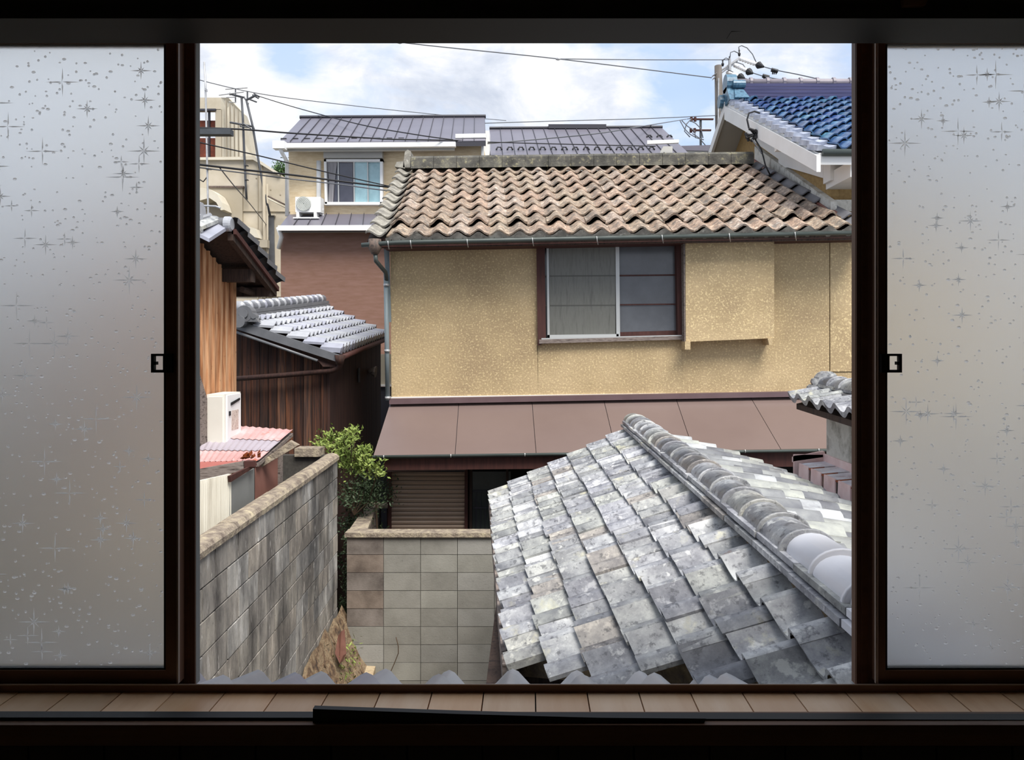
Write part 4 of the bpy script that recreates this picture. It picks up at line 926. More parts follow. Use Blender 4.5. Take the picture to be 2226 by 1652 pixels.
tr = empty('far_tree', P(612, 375, 30), 'small green tree top between the beige building and the white downpipe', 'tree')
tr.location.z = 0; WO[tr.name] = Vector(tr.location)
mb = MB(); rr = random.Random(8)
for _ in range(12): leaves(mb, P(rr.uniform(604, 630), rr.uniform(352, 385), 30), 90, .35, .3, .3, .11, rr)
mb.obj('foliage', m_tree, tr); MB().tube([P(616, 954, 30), P(616, 370, 30)], .1, 6).obj('trunk', m_bark, tr)

# ------------------------------------------------------------------ BURNT CEDAR STOREHOUSE
ks = empty('cedar_storehouse', (-3.1, 10.6, 0), 'dark burnt-cedar storehouse with a silver grey tiled roof', 'storehouse')
E0, E1, R0, R1 = P(739, 766, 9.1), P(840, 729, 11.9), P(520, 694, 9.35), P(702, 669, 12.2)
kr = empty('silver_roof_slope', (E0+R1)/2, parent=ks)
tk = tile_mesh('silver_tile', m_silver, .055, 1.5, nx=7, phase=.5, lift=.055, th=.03, ov=1.05, lap=1.06)
tke = tile_mesh('silver_eave_tile', m_silver, .055, 1.5, nx=7, phase=.5, lift=.055, th=.06, ov=1.05, lap=1.06, disc=.26)
lay(kr, E0, E1, R0, R1, 18, 6, lambda i, j: tke if j == 0 else tk, jit=.002, rot=.003)
MB().prism([E0-Vector((0, 0, .03)), E1-Vector((0, 0, .03)), R1-Vector((0, 0, .03)), R0-Vector((0, 0, .03))], (0, 0, -.07)).obj('roof_deck', m_cedarK, kr)
W0, W1 = P(514, 700, 9.30), P(741, 777, 9.02)
MB().prism([W0+Vector((0, 0, .03)), W1+Vector((0, 0, .02)), W1-Vector((0, 0, .07)), W0-Vector((0, 0, .09))], (0, .08, 0)).obj('verge_tile', m_silverd, kr)
MB().prism([W0+Vector((.0, .03, -.09)), W1+Vector((0, .03, -.07)), P(738, 797, 9.1), P(702, 797, 9.1), P(693, 786, 9.12), P(514, 722, 9.33)], (0, .05, 0)).obj('bargeboard', m_cedarK, kr)
MB().tube([P(514, 722, 9.27), P(690, 784, 9.06)], .018, 6).obj('barge_lip', m_silverd, kr, True)
L = MB(); Lr = Vector((0, 0, 1))
rk = empty('silver_ridge', (R0+R1)/2, parent=ks)
for q in range(2): MB().prism([R0+Vector((-.14, -.02, .02+q*.05)), R1+Vector((-.14, 0, .02+q*.05)), R1+Vector((.12-q*.02, 0, .02+q*.05)), R0+Vector((.12-q*.02, -.02, .02+q*.05))], (0, 0, .045)).obj('ridge_course', m_silverd, rk)
for q in range(14):
    a_, b_ = R0.lerp(R1, q/14), R0.lerp(R1, (q+.9)/14)
    MB().tube([a_+Vector((0, 0, .15)), a_.lerp(b_, .12)+Vector((0, 0, .15)), a_.lerp(b_, .14)+Vector((0, 0, .145)), b_+Vector((0, 0, .145))], [.085, .085, .07, .07], 10).obj('ridge_cap_tile', m_silver, rk, True)
c = P(530, 682, 9.2)
mb = MB(); mb.tube([c, c+Vector((.01, .14, 0))], .105, 16); mb.tube([c-Vector((0, .02, 0)), c+Vector((0, .01, 0))], .055, 12)
for dx in (-.12, .12): mb.tube([c+Vector((dx, -.01, -.03)), c+Vector((dx, .1, -.03))], .035, 8)
mb.prism([c+Vector((-.16, 0, -.1)), c+Vector((.18, 0, -.1)), c+Vector((.1, 0, .02)), c+Vector((-.1, 0, .02))], (0, .1, 0)); mb.obj('ridge_end_ornament', m_silverd, rk)
mb = MB(); c2 = P(519, 699, 9.15); mb.tube([c2, c2+Vector((0, .3, 0))], .075, 14); mb.obj('verge_roll', m_silverd, rk)
c = P(690, 664, 12.3); MB().tube([c, c+Vector((0, .1, 0))], .10, 14).obj('ridge_end_ornament', m_silver, rk)
wk = empty('cedar_wall', P(614, 900, 9.4), parent=ks)
n = 11
for i in range(n):
    x0, x1 = 508+(717-508)*i/n, 508+(717-508)*(i+1)/n-.9
    t0 = lambda x: 712+(x-508)*.345
    Y_ = 9.55-.3*(i/n)
    MB().prism([P(x0, t0(x0), Y_), P(x1, t0(x1), Y_), Vector((P(x1, 0, Y_).x, Y_, 0)), Vector((P(x0, 0, Y_).x, Y_, 0))], (0, .03, 0)).obj('board', m_cedarD, wk)
n = 9; a_ = P(717, 785, 9.25); b_ = P(828, 742, 11.7)
for i in range(n):
    p, q = a_.lerp(b_, i/n), a_.lerp(b_, (i+.97)/n)
    MB().prism([p, q, Vector((q.x, q.y, 0)), Vector((p.x, p.y, 0))], (-.03, 0, 0)).obj('board', m_cedarK, wk)
MB().prism([P(700, 786, 9.3), P(722, 786, 9.24), Vector((P(722, 0, 9.24).x, 9.24, 0)), Vector((P(700, 0, 9.3).x, 9.3, 0))], (0, .02, 0)) 
MB().box((P(508, 0, 9.6).x, 9.62, 0), (-2.52, 11.6, P(0, 780, 9.3).z)).obj('core', m_void, wk)
MB().tube([P(505, 824, 9.38), P(610, 816, 9.25), P(722, 806, 9.12), P(736, 800, 9.08), P(742, 785, 9.06), P(744, 772, 9.05)], .032, 8).obj('drainpipe', m_cedarK, ks, True)
MB().tube([P(738, 792, 9.04), P(739, 772, 9.04)], [.045, .07], 8).obj('rainwater_head', m_cedarK, ks, True)
MB().tube([P(741, 778, 9.05), P(838, 738, 11.8)], .035, 8).obj('gutter', m_redwood, ks, True)
MB().tube([P(800, 806, 11.0), P(817, 808, 11.0)], [.02, .09], 10).obj('lamp_hood', m_weather, ks)
MB().box(P(778, 800, 10.4), P(783, 830, 10.5)).obj('meter', m_ink, ks)

# low beige wall and dark ground floor glimpsed between storehouse and ochre house
gw = empty('low_grey_wall', P(826, 900, 13), 'sliver of low grey wall between the cedar storehouse and the ochre house', 'wall')
gw.location.z = 0; WO[gw.name] = Vector(gw.location)
fp('upper_band', [(700, 770), (860, 770), (860, 838), (700, 838)], 13, .1, m_beiged, gw)
fp('cap', [(700, 836), (860, 836), (860, 840), (700, 840)], 12.95, .1, m_white, gw)
MB().box(P(700, 841, 13.0), Vector((P(860, 0, 13).x, 13.1, 0))).obj('base', m_seam, gw)

# ------------------------------------------------------------------ LEFT HOUSE OF ORANGE CEDAR
lh = empty('orange_cedar_house', (-3.4, 6.6, 0), 'house clad in upright orange cedar battens with a grey tiled roof end', 'house')
XL = -2.92
lwk = empty('cedar_wall', (XL, 6.5, H-1.5), parent=lh)
Y_ = 5.2; i = 0
def ztopL(Y): return H+.93-max(0, Y-6.45)*.385-max(0, 6.2-Y)*.4
while Y_ < 7.27:
    y2 = min(Y_+.125, 7.28)
    MB().prism([(XL, Y_+.012, .3), (XL, Y_+.012, ztopL(Y_)), (XL, y2-.002, ztopL(y2)), (XL, y2-.002, .3)], (-.03, 0, 0)).obj('board', m_cedarL, lwk)
    MB().prism([(XL+.022, Y_-.014, .3), (XL+.022, Y_-.014, ztopL(Y_)), (XL+.022, Y_+.018, ztopL(Y_)), (XL+.022, Y_+.018, .3)], (-.025, 0, 0)).obj('batten', m_cedarL, lwk)
    Y_ += .125
MB().box((XL-.03, 7.22, .3), (XL+.03, 7.30, ztopL(7.26))).obj('corner_post', m_cedarL, lwk)
MB().box((XL-1.5, 5.2, 0), (XL-.04, 7.25, H+.55)).obj('core', m_void, lwk)
MB().prism([(XL+.04, 5.4, .3), (XL+.04, 5.4, H+.2), (XL+.04, 6.30, H+.15), (XL+.04, 6.45, H-.25), (XL+.04, 6.62, H-.5), (XL+.04, 6.62, .3)], (-.03, 0, 0)).obj('weathered_board', m_weather, lwk)
rl = empty('roof_end', (-3.2, 6.6, H+.9), parent=lh)
XV = -2.62
MB().prism([(XV, 6.5, H+.97), (XV, 7.65, H+.53), (XV, 7.65, H+.62), (XV, 6.5, H+1.06)], (-2.0, 0, 0)).obj('roof_deck', m_darkwood, rl)
MB().prism([(XV+.02, 6.5, H+.90), (XV+.02, 7.62, H+.475), (XV+.02, 7.62, H+.56), (XV+.02, 6.5, H+.985)], (-.05, 0, 0)).obj('bargeboard', m_darkwood, rl)
MB().prism([(XV+.045, 6.5, H+.955), (XV+.045, 7.62, H+.53), (XV+.045, 7.62, H+.575), (XV+.045, 6.5, H+1.0)], (-.04, 0, 0)).obj('bargeboard', m_redwood, rl)
tvl = tile_mesh('grey_roof_tile', m_silverd, .05, 1.3, nx=8, phase=.1, lift=.05, th=.05, ov=1.03, lap=1.1)
lay(rl, (XV+.06, 7.72, H+.60), (XV-1.9, 7.72, H+.60), (XV+.06, 6.5, H+1.05), (XV-1.9, 6.5, H+1.05), 8, 5, lambda i, j: tvl, jit=.003)
lay(rl, (XV-1.9, 6.12, H+.89), (XV-.10, 6.12, H+.89), (XV-1.9, 6.46, H+1.03), (XV-.10, 6.46, H+1.03), 6, 1, lambda i, j: tile_mesh('grey_eave_tile', m_silver, .07, 1.0, nx=10, phase=.0, lift=.03, th=.07, ov=1.0, lap=1.05) if not bpy.data.meshes.get('grey_eave_tile') else bpy.data.meshes['grey_eave_tile'], jit=.001)
MB().prism([(XV-.02, 6.10, H+.86), (XV-.02, 6.48, H+1.02), (XV-.10, 6.48, H+1.06), (XV-.10, 6.10, H+.90)], (0, 0, -.03)).obj('verge_piece', m_silver, rl)
MB().tube([(XV-2.0, 6.48, H+1.10), (XV-.02, 6.48, H+1.045)], .05, 12).obj('ridge_roll', m_silverd, rl, True)
MB().tube([(XV-.04, 6.48, H+1.04), (XV+.005, 6.48, H+1.04), (XV+.02, 6.48, H+1.04)], [.066, .066, .05], 18).obj('roll_end', m_silver, rl)
mb = MB(); c = Vector((-2.84, 6.42, H+1.09))
mb.tube([c+Vector((-.3, 0, .06)), c+Vector((-.02, 0, .06))], .055, 12); mb.tube([c+Vector((-.05, 0, .05)), c+Vector((.0, 0, .05))], .08, 14); mb.tube([c+Vector((-.1, -.08, -.02)), c+Vector((.03, -.08, -.02))], .032, 10)
mb.tube([c+Vector((-.25, 0, .13)), c+Vector((-.06, 0, .13))], .035, 8); mb.tube([c+Vector((.0, .05, .0)), c+Vector((.06, .05, .02))], .03, 8); mb.tube([c+Vector((.02, 0, .1)), c+Vector((.12, 0, .095)), c+Vector((.16, 0, .08))], .008, 5)
mb.prism([c+Vector((-.18, -.12, -.10)), c+Vector((-.08, -.12, -.11)), c+Vector((-.06, -.12, -.04)), c+Vector((-.15, -.12, -.02))], (0, .08, 0))
mb.obj('ridge_ornament', m_silver, rl)
MB().box((XL, 7.03, H+.58), (XV-.02, 7.13, H+.70)).obj('purlin', m_darkwood, rl)
MB().box((XL-1.0, 7.48, H+.47), (XV+.0, 7.58, H+.56)).obj('eave_beam', m_darkwood, rl)
MB().tube([(XL+.12, 7.2, H+.52), (XL+.12, 7.6, H+.50)], .03, 8).obj('rafter_tip', m_darkwood, rl)

ht = empty('water_heater', (-2.8, 6.8, H-1.0), 'off-white gas water heater with black vent slot on the orange cedar house corner', 'water heater')
X0, X1 = -2.885, -2.725
MB().box((X0, 6.62, H-1.05), (X1, 6.98, H-.462)).obj('casing', m_heater, ht)
MB().box((X0+.02, 6.612, H-1.03), (X1-.02, 6.62, H-.485)).obj('side_panel', mat('heater_side', ['cfccc2', 'd6d3c9'], .5), ht)
MB().box((X1, 6.65, H-1.0), (X1+.012, 6.96, H-.475)).obj('front_cover', m_whitepl, ht)
MB().prism([(X1+.013, 6.72, H-.545), (X1+.013, 6.92, H-.515), (X1+.013, 6.92, H-.535), (X1+.013, 6.72, H-.57)], (.008, 0, 0)).obj('vent_slot', m_ink, ht)
MB().box((X1+.012, 6.68, H-.66), (X1+.02, 6.71, H-.62)).obj('exhaust_port', m_ink, ht)
MB().box((X1+.012, 6.74, H-.80), (X1+.0135, 6.90, H-.62)).obj('printed_label', m_inkr, ht)

# ------------------------------------------------------------------ RED TIN SHED
rsd = empty('red_tin_shed', (-3.2, 6.3, 0), 'lean-to shed with a faded red and grey tin roof beyond the streaked wall', 'shed')
rr_ = empty('tin_roof', (-3.2, 6.6, H-.9), parent=rsd)
fl_, fr_, nl_, nr_ = P(200, 905, 7.1), P(637, 937, 7.1), P(200, 1010, 6.0), P(563, 1001, 6.2)
def tin(v0, v1, m, dz):
    a_, b_, c, d = fl_.lerp(nl_, v0), fr_.lerp(nr_, v0), fr_.lerp(nr_, v1), fl_.lerp(nl_, v1)
    up = Vector((0, 0, dz)); n = 60; mb = MB(); vs, fs = [], []
    for i in range(n+1):
        t = i/n; zz = .005*math.cos(i*math.pi)
        vs += [a_.lerp(b_, t)+up+Vector((0, 0, zz)), d.lerp(c, t)+up+Vector((0, 0, zz))]
    for i in range(n): fs.append((2*i, 2*i+1, 2*i+3, 2*i+2))
    mb.add(vs, fs); mb.obj('tin_sheet', m, rr_)
tin(0, .40, m_redtin, .012); tin(.385, .72, m_greytin, .006); tin(.70, 1.0, m_redtin, .0)
MB().prism([nl_+Vector((0, 0, -.0)), nr_.lerp(nl_, .03), nr_.lerp(nl_, .03)-Vector((0, 0, .015)), P(432, 1019, 6.02)-Vector((0, 0, .0)), P(200, 1042, 6.0)], (0, .02, 0)).obj('front_drip_edge', m_redtin2, rr_)
MB().prism([nl_-Vector((0, 0, .03)), nr_-Vector((0, 0, .02)), fr_-Vector((0, 0, .02)), fl_-Vector((0, 0, .03))], (0, 0, -.03)).obj('roof_boards', m_weather, rr_)
mb = MB(); rr = random.Random(12)
for _ in range(14):
    c = P(rr.uniform(530, 566), rr.uniform(982, 999), 6.15); d = Vector((rr.uniform(-1, 1), rr.uniform(-1, 1), rr.uniform(-.3, .3)))*.03
    mb.add([c+d, c-d, c+Vector((.015, .0, .03)), c+Vector((-.02, .02, -.02))], [(0, 1, 2), (0, 3, 1), (1, 3, 2), (0, 2, 3)])
mb.obj('rust_flakes', m_rust, rr_, kind='stuff')
fp('verge_board', [(566, 1004), (630, 958), (648, 968), (640, 973), (567, 1016)], 6.35, .05, m_coping, rsd) 
fp('verge_end', [(530, 1003), (550, 1003), (553, 1014), (531, 1016)], 6.0, .06, m_redwood, rsd)
fp('eave_board', [(200, 1030), (432, 1020), (528, 1003), (530, 1022), (432, 1046), (200, 1070)], 6.0, .05, m_weather, rsd)
def px_wall(name, pts, X, m, corr=0, mat2=None):
    q = [PXX(x, y, X) for x, y in pts]
    return MB().prism(q, (-.02, 0, 0)).obj(name, m, rsd)
def corrug(name, xa, xb, tops_, X, zb_, m, pitch=.035, amp=.006):
    Ya, Yb = X*F/(xa-CX), X*F/(xb-CX); n = int((Yb-Ya)/pitch*4); vs, fs = [], []
    for i in range(n+1):
        t = i/n; Y = Ya+(Yb-Ya)*t; px = CX+X*F/Y; ty = tops_[0]+(tops_[1]-tops_[0])*(px-xa)/(xb-xa)
        x = X+amp*math.sin(i*math.pi/2)
        vs += [(x, Y, H-(ty-CY)/F*Y), (x, Y, zb_), (X-.02, Y, H-(ty-CY)/F*Y), (X-.02, Y, zb_)]
    for i in range(n): q = 4*i; fs += [(q, q+1, q+5, q+4), (q+2, q+6, q+7, q+3), (q, q+4, q+6, q+2)]
    return mesh(name, vs, fs, m, rsd)
corrug('corrugated_panel', 300, 501, (1075, 1030), -2.30, H-2.4, m_whitecorr)
px_wall('grey_panel', [(500, 1048), (553, 1018), (553, 1200), (498, 1300)], -2.30, m_greypan)
px_wall('panel_cap', [(500, 1035), (556, 1008), (556, 1014), (502, 1048)], -2.27, m_redwood)
corrug('corrugated_panel', 554, 609, (1010, 988), -2.30, H-2.4, m_browncorr, .03)
px_wall('corner_post', [(608, 985), (615, 982), (615, 1150), (608, 1160)], -2.28, m_weather)
MB().tube([PXX(420, 1207, -2.12), PXX(520, 1128, -2.12)], .02, 8).obj('white_conduit', m_pvc, rsd, True)
MB().tube([PXX(420, 1196, -2.14), PXX(524, 1126, -2.14)], .012, 8).obj('white_conduit', m_pvc, rsd, True)
dw = empty('dark_return_wall', P(660, 1100, 8.2), 'dark wall stub behind the end of the streaked wall', 'wall')
dw.location.z = 0; WO[dw.name] = Vector(dw.location)
MB().box(P(612, 990, 8.15), Vector((P(712, 0, 8.15).x, 8.25, 0))).obj('wall_body', m_joint, dw)  # whole body in the plain dark joint tone
MB().box(P(640, 975, 8.1), P(706, 987, 8.3)).obj('coping', m_coping, dw)

# ------------------------------------------------------------------ SMALL TILED WALL ROOF AND RUSTY AWNING AT THE RIGHT
sw = empty('plaster_wall_with_tiled_cap', (2.8, 5.8, 0), 'grey plaster wall capped with its own little ridge and row of grey tiles', 'wall')
tr_ = empty('tiled_cap', (2.6, 5.8, H-.5), parent=sw)
t5 = tile_mesh('cap_tile_grey', m_tilefg, .060, 1.2, nx=10, phase=.9, lift=.03, th=.045, ov=1.08, lap=1.05)
lay(tr_, (2.42, 6.85, H-.53), (2.42, 4.2, H-.60), (2.78, 6.85, H-.44), (2.78, 4.2, H-.50), 10, 1, lambda i, j: t5, jit=.004, rot=.01)
MB().prism([(2.46, 6.8, H-.56), (2.46, 4.2, H-.63), (2.80, 4.2, H-.55), (2.80, 6.8, H-.48)], (0, 0, -.05)).obj('cap_deck', m_darkwood, tr_)
for q in range(7):
    Y0, Y1 = 6.92-.40*q, 6.92-.40*(q+1)+.006
    z_ = H-.445-.008*q
    for s_ in range(2): MB().prism([(2.66+s_*.02, Y0, z_+s_*.033), (2.9, Y0, z_+s_*.033), (2.9, Y1, z_-.006+s_*.033), (2.66+s_*.02, Y1, z_-.006+s_*.033)], (0, 0, .026)).obj('flat_ridge_tile', m_tilefg, tr_)
y_ = 4.3
while y_ < 6.75:
    o = bpy.data.objects.new('ridge_cap_tile', cm); sc.collection.objects.link(o); o.parent = tr_
    o.location = Vector((2.79, y_, H-.385-.018*(6.9-y_)))-wo(tr_); o.scale = (1.15, .26, 1.1); y_ += .26
mb = MB(); c = Vector((2.79, 6.88, H-.365))
mb.tube([c, c+Vector((0, .12, 0))], .10, 14); mb.tube([c+Vector((-.13, 0, -.07)), c+Vector((-.13, .1, -.07))], .045, 10); mb.tube([c+Vector((-.12, 0, .0)), c+Vector((-.1, .1, .0))], .035, 8); mb.obj('ridge_end', m_tilefg, tr_)
MB().box((2.72, 3.4, 0), (2.86, 6.76, H-.5)).obj('plaster_body', m_plast, sw)
MB().box((2.705, 3.4, H-1.14), (2.72, 6.80, H-1.02)).obj('metal_flashing', m_pinktin, sw)
aw = empty('rusty_awning', (2.58, 5.6, H-1.4), 'pink awning of folded tin with bleached top and rust streaks, fixed to the plaster wall', 'awning')
MB().prism([(2.44, 6.86, H-1.06), (2.44, 6.80, H-1.04), (2.72, 6.80, H-1.0), (2.72, 6.86, H-1.0)], (0, 0, -.05)).obj('end_flange', m_pinktin, aw)
MB().box((2.44, 6.80, H-1.45), (2.72, 6.83, H-1.03)).obj('end_cheek', m_pinktin, aw)
Y_ = 6.80
while Y_ > 3.6:
    y2 = Y_-.285
    MB().prism([(2.47, Y_-.045, H-1.105), (2.72, Y_-.03, H-1.085), (2.72, y2+.01, H-1.085), (2.47, y2+.02, H-1.105)], (0, 0, -.012)).obj('folded_top', m_snow, aw)
    MB().prism([(2.465, Y_-.05, H-1.10), (2.465, y2+.015, H-1.10), (2.455, y2-.01, H-1.52), (2.455, Y_-.025, H-1.52)], (.012, 0, 0)).obj('folded_front', m_pinktin, aw)
    MB().box((2.50, y2-.05, H-1.5), (2.52, y2+.03, H-1.12)).obj('rusty_groove', m_rust, aw)
    MB().prism([(2.47, y2+.022, H-1.11), (2.60, y2-.01, H-1.092), (2.47, y2-.045, H-1.11)], (0, 0, -.01)).obj('groove_top', m_rust, aw)
    Y_ = y2

# ------------------------------------------------------------------ POLES, ANTENNAS, WIRES
up = empty('utility_pole', P(1563, 700, 24), 'tall concrete utility pole with a slanting steel crossarm behind the blue roof', 'utility pole')
up.location.z = 0; WO[up.name] = Vector(up.location)
pb = P(1563, 700, 24)
MB().tube([(pb.x, 24, 0), P(1565, 300, 24), P(1561, 143, 24)], [.17, .145, .115], 14).obj('pole', m_conc, up, True)
MB().prism([P(1546, 168, 23.7), P(1549, 164, 23.7), P(1609, 122, 25.2), P(1610, 127, 25.2)], (0, .1, 0)).obj('crossarm', m_steel, up)
MB().prism([P(1549, 173, 23.8), P(1550, 170, 23.8), P(1603, 131, 25.2), P(1604, 134, 25.2)], (0, .1, 0)).obj('crossarm', m_steel, up)
MB().tube([P(1586, 128, 24.5), P(1587, 170, 24.5)], .05, 8).obj('upright_bracket', m_steel, up)
for x_, y_ in ((1571, 136), (1607, 114), (1586, 128)): MB().tube([P(x_, y_+8, 24.6), P(x_, y_+3, 24.6), P(x_, y_, 24.6), P(x_, y_-5, 24.6)], [.03, .05, .02, .03], 8).obj('pin_insulator', m_cable, up, True)
for (xa, ya, xb, yb) in ((1610, 128, 1645, 140), (1598, 142, 1624, 154), (1582, 158, 1606, 166)):
    a_, b_ = P(xa, ya, 24.6), P(xb, yb, 24)
    mb = MB(); pts = [a_.lerp(b_, t/12) for t in range(13)]; mb.tube(pts, [(.035 if t % 2 else .075) for t in range(13)], 9); mb.obj('strain_insulator', m_porc, up, True)
    d = (b_-a_).normalized(); MB().tube([b_, b_+d*.1, b_+d*.34], [.05, .12, .03], 8).obj('insulator_cover', m_cable, up)
MB().tube([P(1586, 168, 24.4), P(1594, 174, 24.4), P(1604, 171, 24.4)], .07, 8).obj('fuse', m_porc, up, True)
for (pts) in ([(1607, 110), (1606, 102), (1612, 99), (1624, 104), (1636, 118), (1644, 136)], [(1587, 124), (1588, 114), (1596, 111), (1606, 116)], [(1571, 131), (1578, 126), (1586, 129)], [(1600, 135), (1615, 140), (1625, 155)], [(1580, 150), (1600, 160), (1618, 185)]):
    MB().tube([P(x, y, 24.3) for x, y in pts], .016, 5).obj('jumper_wire', m_cableg, up, True)
MB().tube([P(1562, 170, 23.85), P(1561, 300, 23.85)], .025, 6).obj('earth_conduit', m_steel, up)
lp = empty('crossarm_pole', P(1522, 700, 30), 'slim far pole with two rust red crossarms left of the blue roofed house', 'utility pole')
lp.location.z = 0; WO[lp.name] = Vector(lp.location); pb = P(1522, 700, 30)
MB().tube([(pb.x+.1, 30, 0), P(1523, 262, 30)], .05, 8).obj('pole', m_ant, lp)
for y_, x0, x1 in ((259, 1503, 1550), (283, 1502, 1545)):
    MB().box(P(x0, y_-2, 29.9), P(x1, y_+2.5, 30)).obj('crossarm', m_redwood, lp)
    for x_ in (x0, x0+8): MB().tube([P(x_, y_+5, 29.9), P(x_, y_-4, 29.9)], .06, 6).obj('insulator', m_redwood, lp)
for pts in ([(1478, 262), (1488, 280), (1500, 292), (1515, 300), (1530, 304)], [(1482, 262), (1494, 274), (1510, 285), (1512, 300)], [(1505, 290), (1520, 300), (1535, 318)], [(1500, 262), (1512, 268), (1524, 280), (1528, 300)], [(1503, 258), (1492, 270), (1488, 285), (1500, 298)]):
    MB().tube([P(x, y, 29.8) for x, y in pts], .022, 5).obj('loop_wire', m_cableg, lp, True)

WIRES = [  # points (px, py, depth), radius, material, label
 ([(700, 62, 20), (870, 92, 21), (1213, 128, 22.5), (1547, 169, 23.7)], .017, m_cableg, 'long thin wire crossing the upper sky down to the low end of the crossarm'),
 ([(1213, 128, 22.5), (1400, 130, 23.5), (1584, 130, 24.5)], .015, m_cableg, 'short level wire branching to the middle of the crossarm'),
 ([(380, 160, 15), (560, 203, 16), (760, 229, 18), (960, 250, 20), (1100, 262, 22)], .010, m_cableg, 'thin pale wire over the antennas towards the cream house roof'),
 ([(556, 207, 23.2), (640, 233, 21), (780, 270, 17.6), (900, 292, 16.5), (985, 304, 16.3)], .013, m_cable, 'dark wire sagging from the antenna tip across the cream house roof'),
 ([(390, 277, 12), (520, 281, 13), (640, 290, 14), (800, 300, 15.5), (860, 303, 16), (1050, 306, 17)], .016, m_cable, 'dark cable passing just above the snow guards of the cream house'),
 ([(390, 300, 12), (470, 318, 12.5), (560, 338, 13), (700, 372, 14), (860, 408, 15)], .012, m_cable, 'dark wire crossing the upper panes of the cream house window'),
 ([(390, 353, 12), (520, 368, 13), (640, 381, 14), (740, 394, 14.5), (870, 410, 15)], .019, m_cable, 'thickest black cable across the lower part of the cream house window'),
 ([(390, 359, 12), (520, 375, 13), (640, 390, 14), (740, 401, 13.5), (830, 413, 12.2), (880, 416, 11.6)], .012, m_cableg, 'thin grey wire just below the thickest black cable'),
 ([(478, 365, 12.7), (510, 405, 15.5), (545, 445, 19), (580, 490, 23.5)], .012, m_cableg, 'thin stay wire slanting down over the beige building'),
 ([(1050, 268, 24), (1250, 262, 24), (1400, 258, 24), (1558, 251, 23.9)], .014, m_cableg, 'pale wire running level above the grey metal roof to the concrete pole'),
 ([(1060, 312, 19), (1180, 302, 19.6), (1300, 290, 19.4), (1400, 274, 21), (1480, 261, 29.5), (1503, 257, 29.9)], .016, m_cableg, 'wire rising over the grey metal roof to the red crossarms'),
 ([(1060, 309, 18.8), (1250, 314, 18.8), (1425, 318, 18.8)], .014, m_cable, 'dark wire low over the grey metal roof'),
 ([(1653, 143, 24), (1690, 153, 23), (1740, 163, 22), (1840, 186, 20), (2000, 226, 17)], .016, m_cableg, 'topmost wire leaving the strain insulators to the right'),
 ([(1632, 157, 24), (1670, 168, 23), (1740, 180, 22), (1860, 205, 20)], .016, m_cableg, 'middle wire leaving the strain insulators to the right'),
 ([(1614, 169, 24), (1650, 178, 23), (1700, 187, 22), (1780, 205, 20)], .016, m_cableg, 'lowest wire leaving the strain insulators to the right')]
def smooth_pts(q, k=6):
    out = []
    for i in range(len(q)-1):
        p0, p1, p2, p3 = q[max(i-1, 0)], q[i], q[i+1], q[min(i+2, len(q)-1)]
        for j in range(k):
            t = j/k; out.append(.5*((2*p1)+(p2-p0)*t+(2*p0-5*p1+4*p2-p3)*t*t+(3*p1-p0-3*p2+p3)*t**3))
    return out+[q[-1]]
for pts, r_, m_, lab in WIRES:
    MB().tube(smooth_pts([P(*p) for p in pts]), r_, 5).obj('overhead_wire', m_, None, True, label=lab, cat='wire')
for (x_, y_, Y_, lab) in ((1683, 153, 23.2, 'black wire damper on the topmost wire right of the pole'), (1664, 166, 23.2, 'black wire damper on the middle wire right of the pole'), (1643, 176, 23.2, 'black wire damper on the lowest wire right of the pole')):
    c = P(x_, y_, Y_); mb = MB(); mb.tube([c+Vector((-.09, 0, .02)), c+Vector((.11, 0, -.03))], .065, 8)
    for dx in (-.05, .0, .06): mb.box(c+Vector((dx-.015, -.02, -.12)), c+Vector((dx+.015, .02, -.02)))
    mb.obj('wire_damper', m_cable, None, label=lab, cat='wire damper')
for (x_, y_, Y_, lab) in ((869, 92, 21, 'small round clamp on the long thin wire near the top of the opening'), (1213, 128, 22.5, 'small round clamp where the long thin wire branches')):
    c = P(x_, y_, Y_); mb = MB(); mb.tube([c-Vector((.07, 0, 0)), c, c+Vector((.07, 0, 0))], [.03, .05, .03], 8); mb.obj('wire_clamp', m_steel, None, label=lab, cat='clamp')
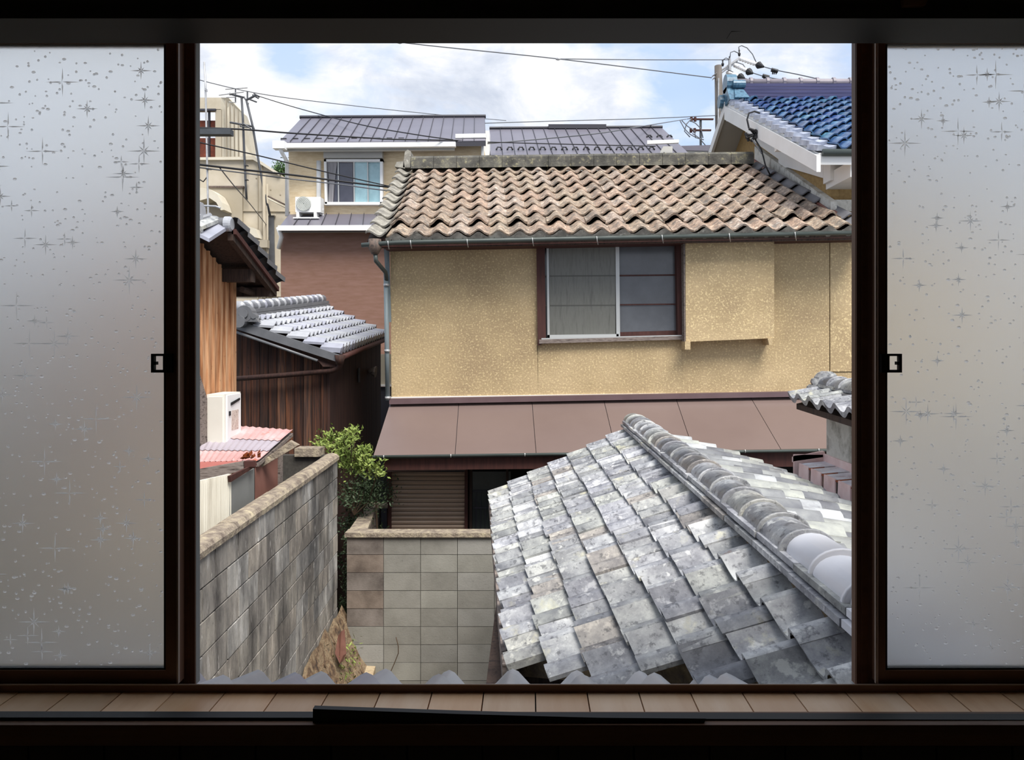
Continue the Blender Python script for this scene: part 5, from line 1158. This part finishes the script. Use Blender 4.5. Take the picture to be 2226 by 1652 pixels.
# antennas on the left
def mast(name, pts, Y, r_, lab, m_): 
    o = empty(name, P(pts[-1][0], pts[-1][1], Y), lab, 'antenna'); MB().tube([P(x, y, Y) for x, y in pts], r_, 7).obj('mast', m_, o, True); return o
a1 = mast('whip_antenna', [(444, 135), (447, 195), (449, 300), (453, 480), (453, 1190)], 14, .018, 'tall thin whip antenna standing in front of the roof opening', m_steel)
MB().box(P(444, 191, 13.95), P(451, 200, 14.05)).obj('bracket', m_steel, a1)
MB().tube([P(452, 366, 14), P(450, 385, 14), P(442, 395, 14), (P(430, 388, 14))], .012, 5).obj('lead', m_cable, a1, True)
MB().box(P(446, 365, 13.95), P(461, 370, 14.05)).obj('bracket', m_steel, a1)
a2 = mast('tv_antenna', [(525, 210), (528, 260), (534, 400), (536, 434)], 23.3, .035, 'television antenna with a fishbone boom on the upright mast', m_ant)
MB().tube([P(500, 204, 23.3), P(529, 212, 23.3)], .034, 6).obj('boom', m_ant, a2)
for x_, y0, y1 in ((512, 193, 223), (500, 202, 207), (538, 198, 212)): MB().tube([P(x_, y0, 23.3), P(x_, y1, 23.3)], .022, 5).obj('element', m_ant, a2)
for pts in ([(490, 194), (538, 191)], [(476, 207), (530, 200)], [(492, 212), (512, 211)], [(498, 222), (512, 223)]): MB().tube([P(x, y, 23.2) for x, y in pts], .018, 5).obj('element', m_steel, a2)
for y_ in (360, 391): MB().box(P(532, y_-2, 23.25), P(541, y_+2, 23.4)).obj('clamp', m_ant, a2)
a3 = mast('tv_antenna', [(536, 220), (549, 273), (562, 350), (575, 420), (587, 468)], 23.2, .035, 'television antenna on the leaning mast with two booms', m_ant)
MB().tube([P(534, 218, 23.2), P(545, 213, 23.2), P(556, 207, 23.2)], .034, 6).obj('boom', m_ant, a3)
for pts in ([(549, 206), (562, 214)], [(552, 203), (564, 211)], [(540, 215), (558, 222)], [(530, 210), (540, 226)], [(538, 199), (538, 214)]): MB().tube([P(x, y, 23.2) for x, y in pts], .026, 5).obj('element', m_ant, a3)
MB().tube([P(500, 266, 23.2), P(550, 275, 23.2)], .034, 6).obj('boom', m_ant, a3)
for pts in ([(522, 270), (522, 275), (540, 277)], [(528, 268), (546, 280)], [(548, 268), (553, 280), (550, 284)]): MB().tube([P(x, y, 23.1) for x, y in pts], .022, 5).obj('element', m_ant, a3)
dbm = MB().box(P(380, 279, 12), P(508, 297, 12.15)).obj('cable_beam', mat('dark_beam', ['33363a', '484c50'], .6), None, label='dark grey steel beam end jutting across the roof opening of the beige building', cat='beam')
hw = empty('front_garden_wall', P(1900, 1500, 10), 'x', 'wall') if False else None
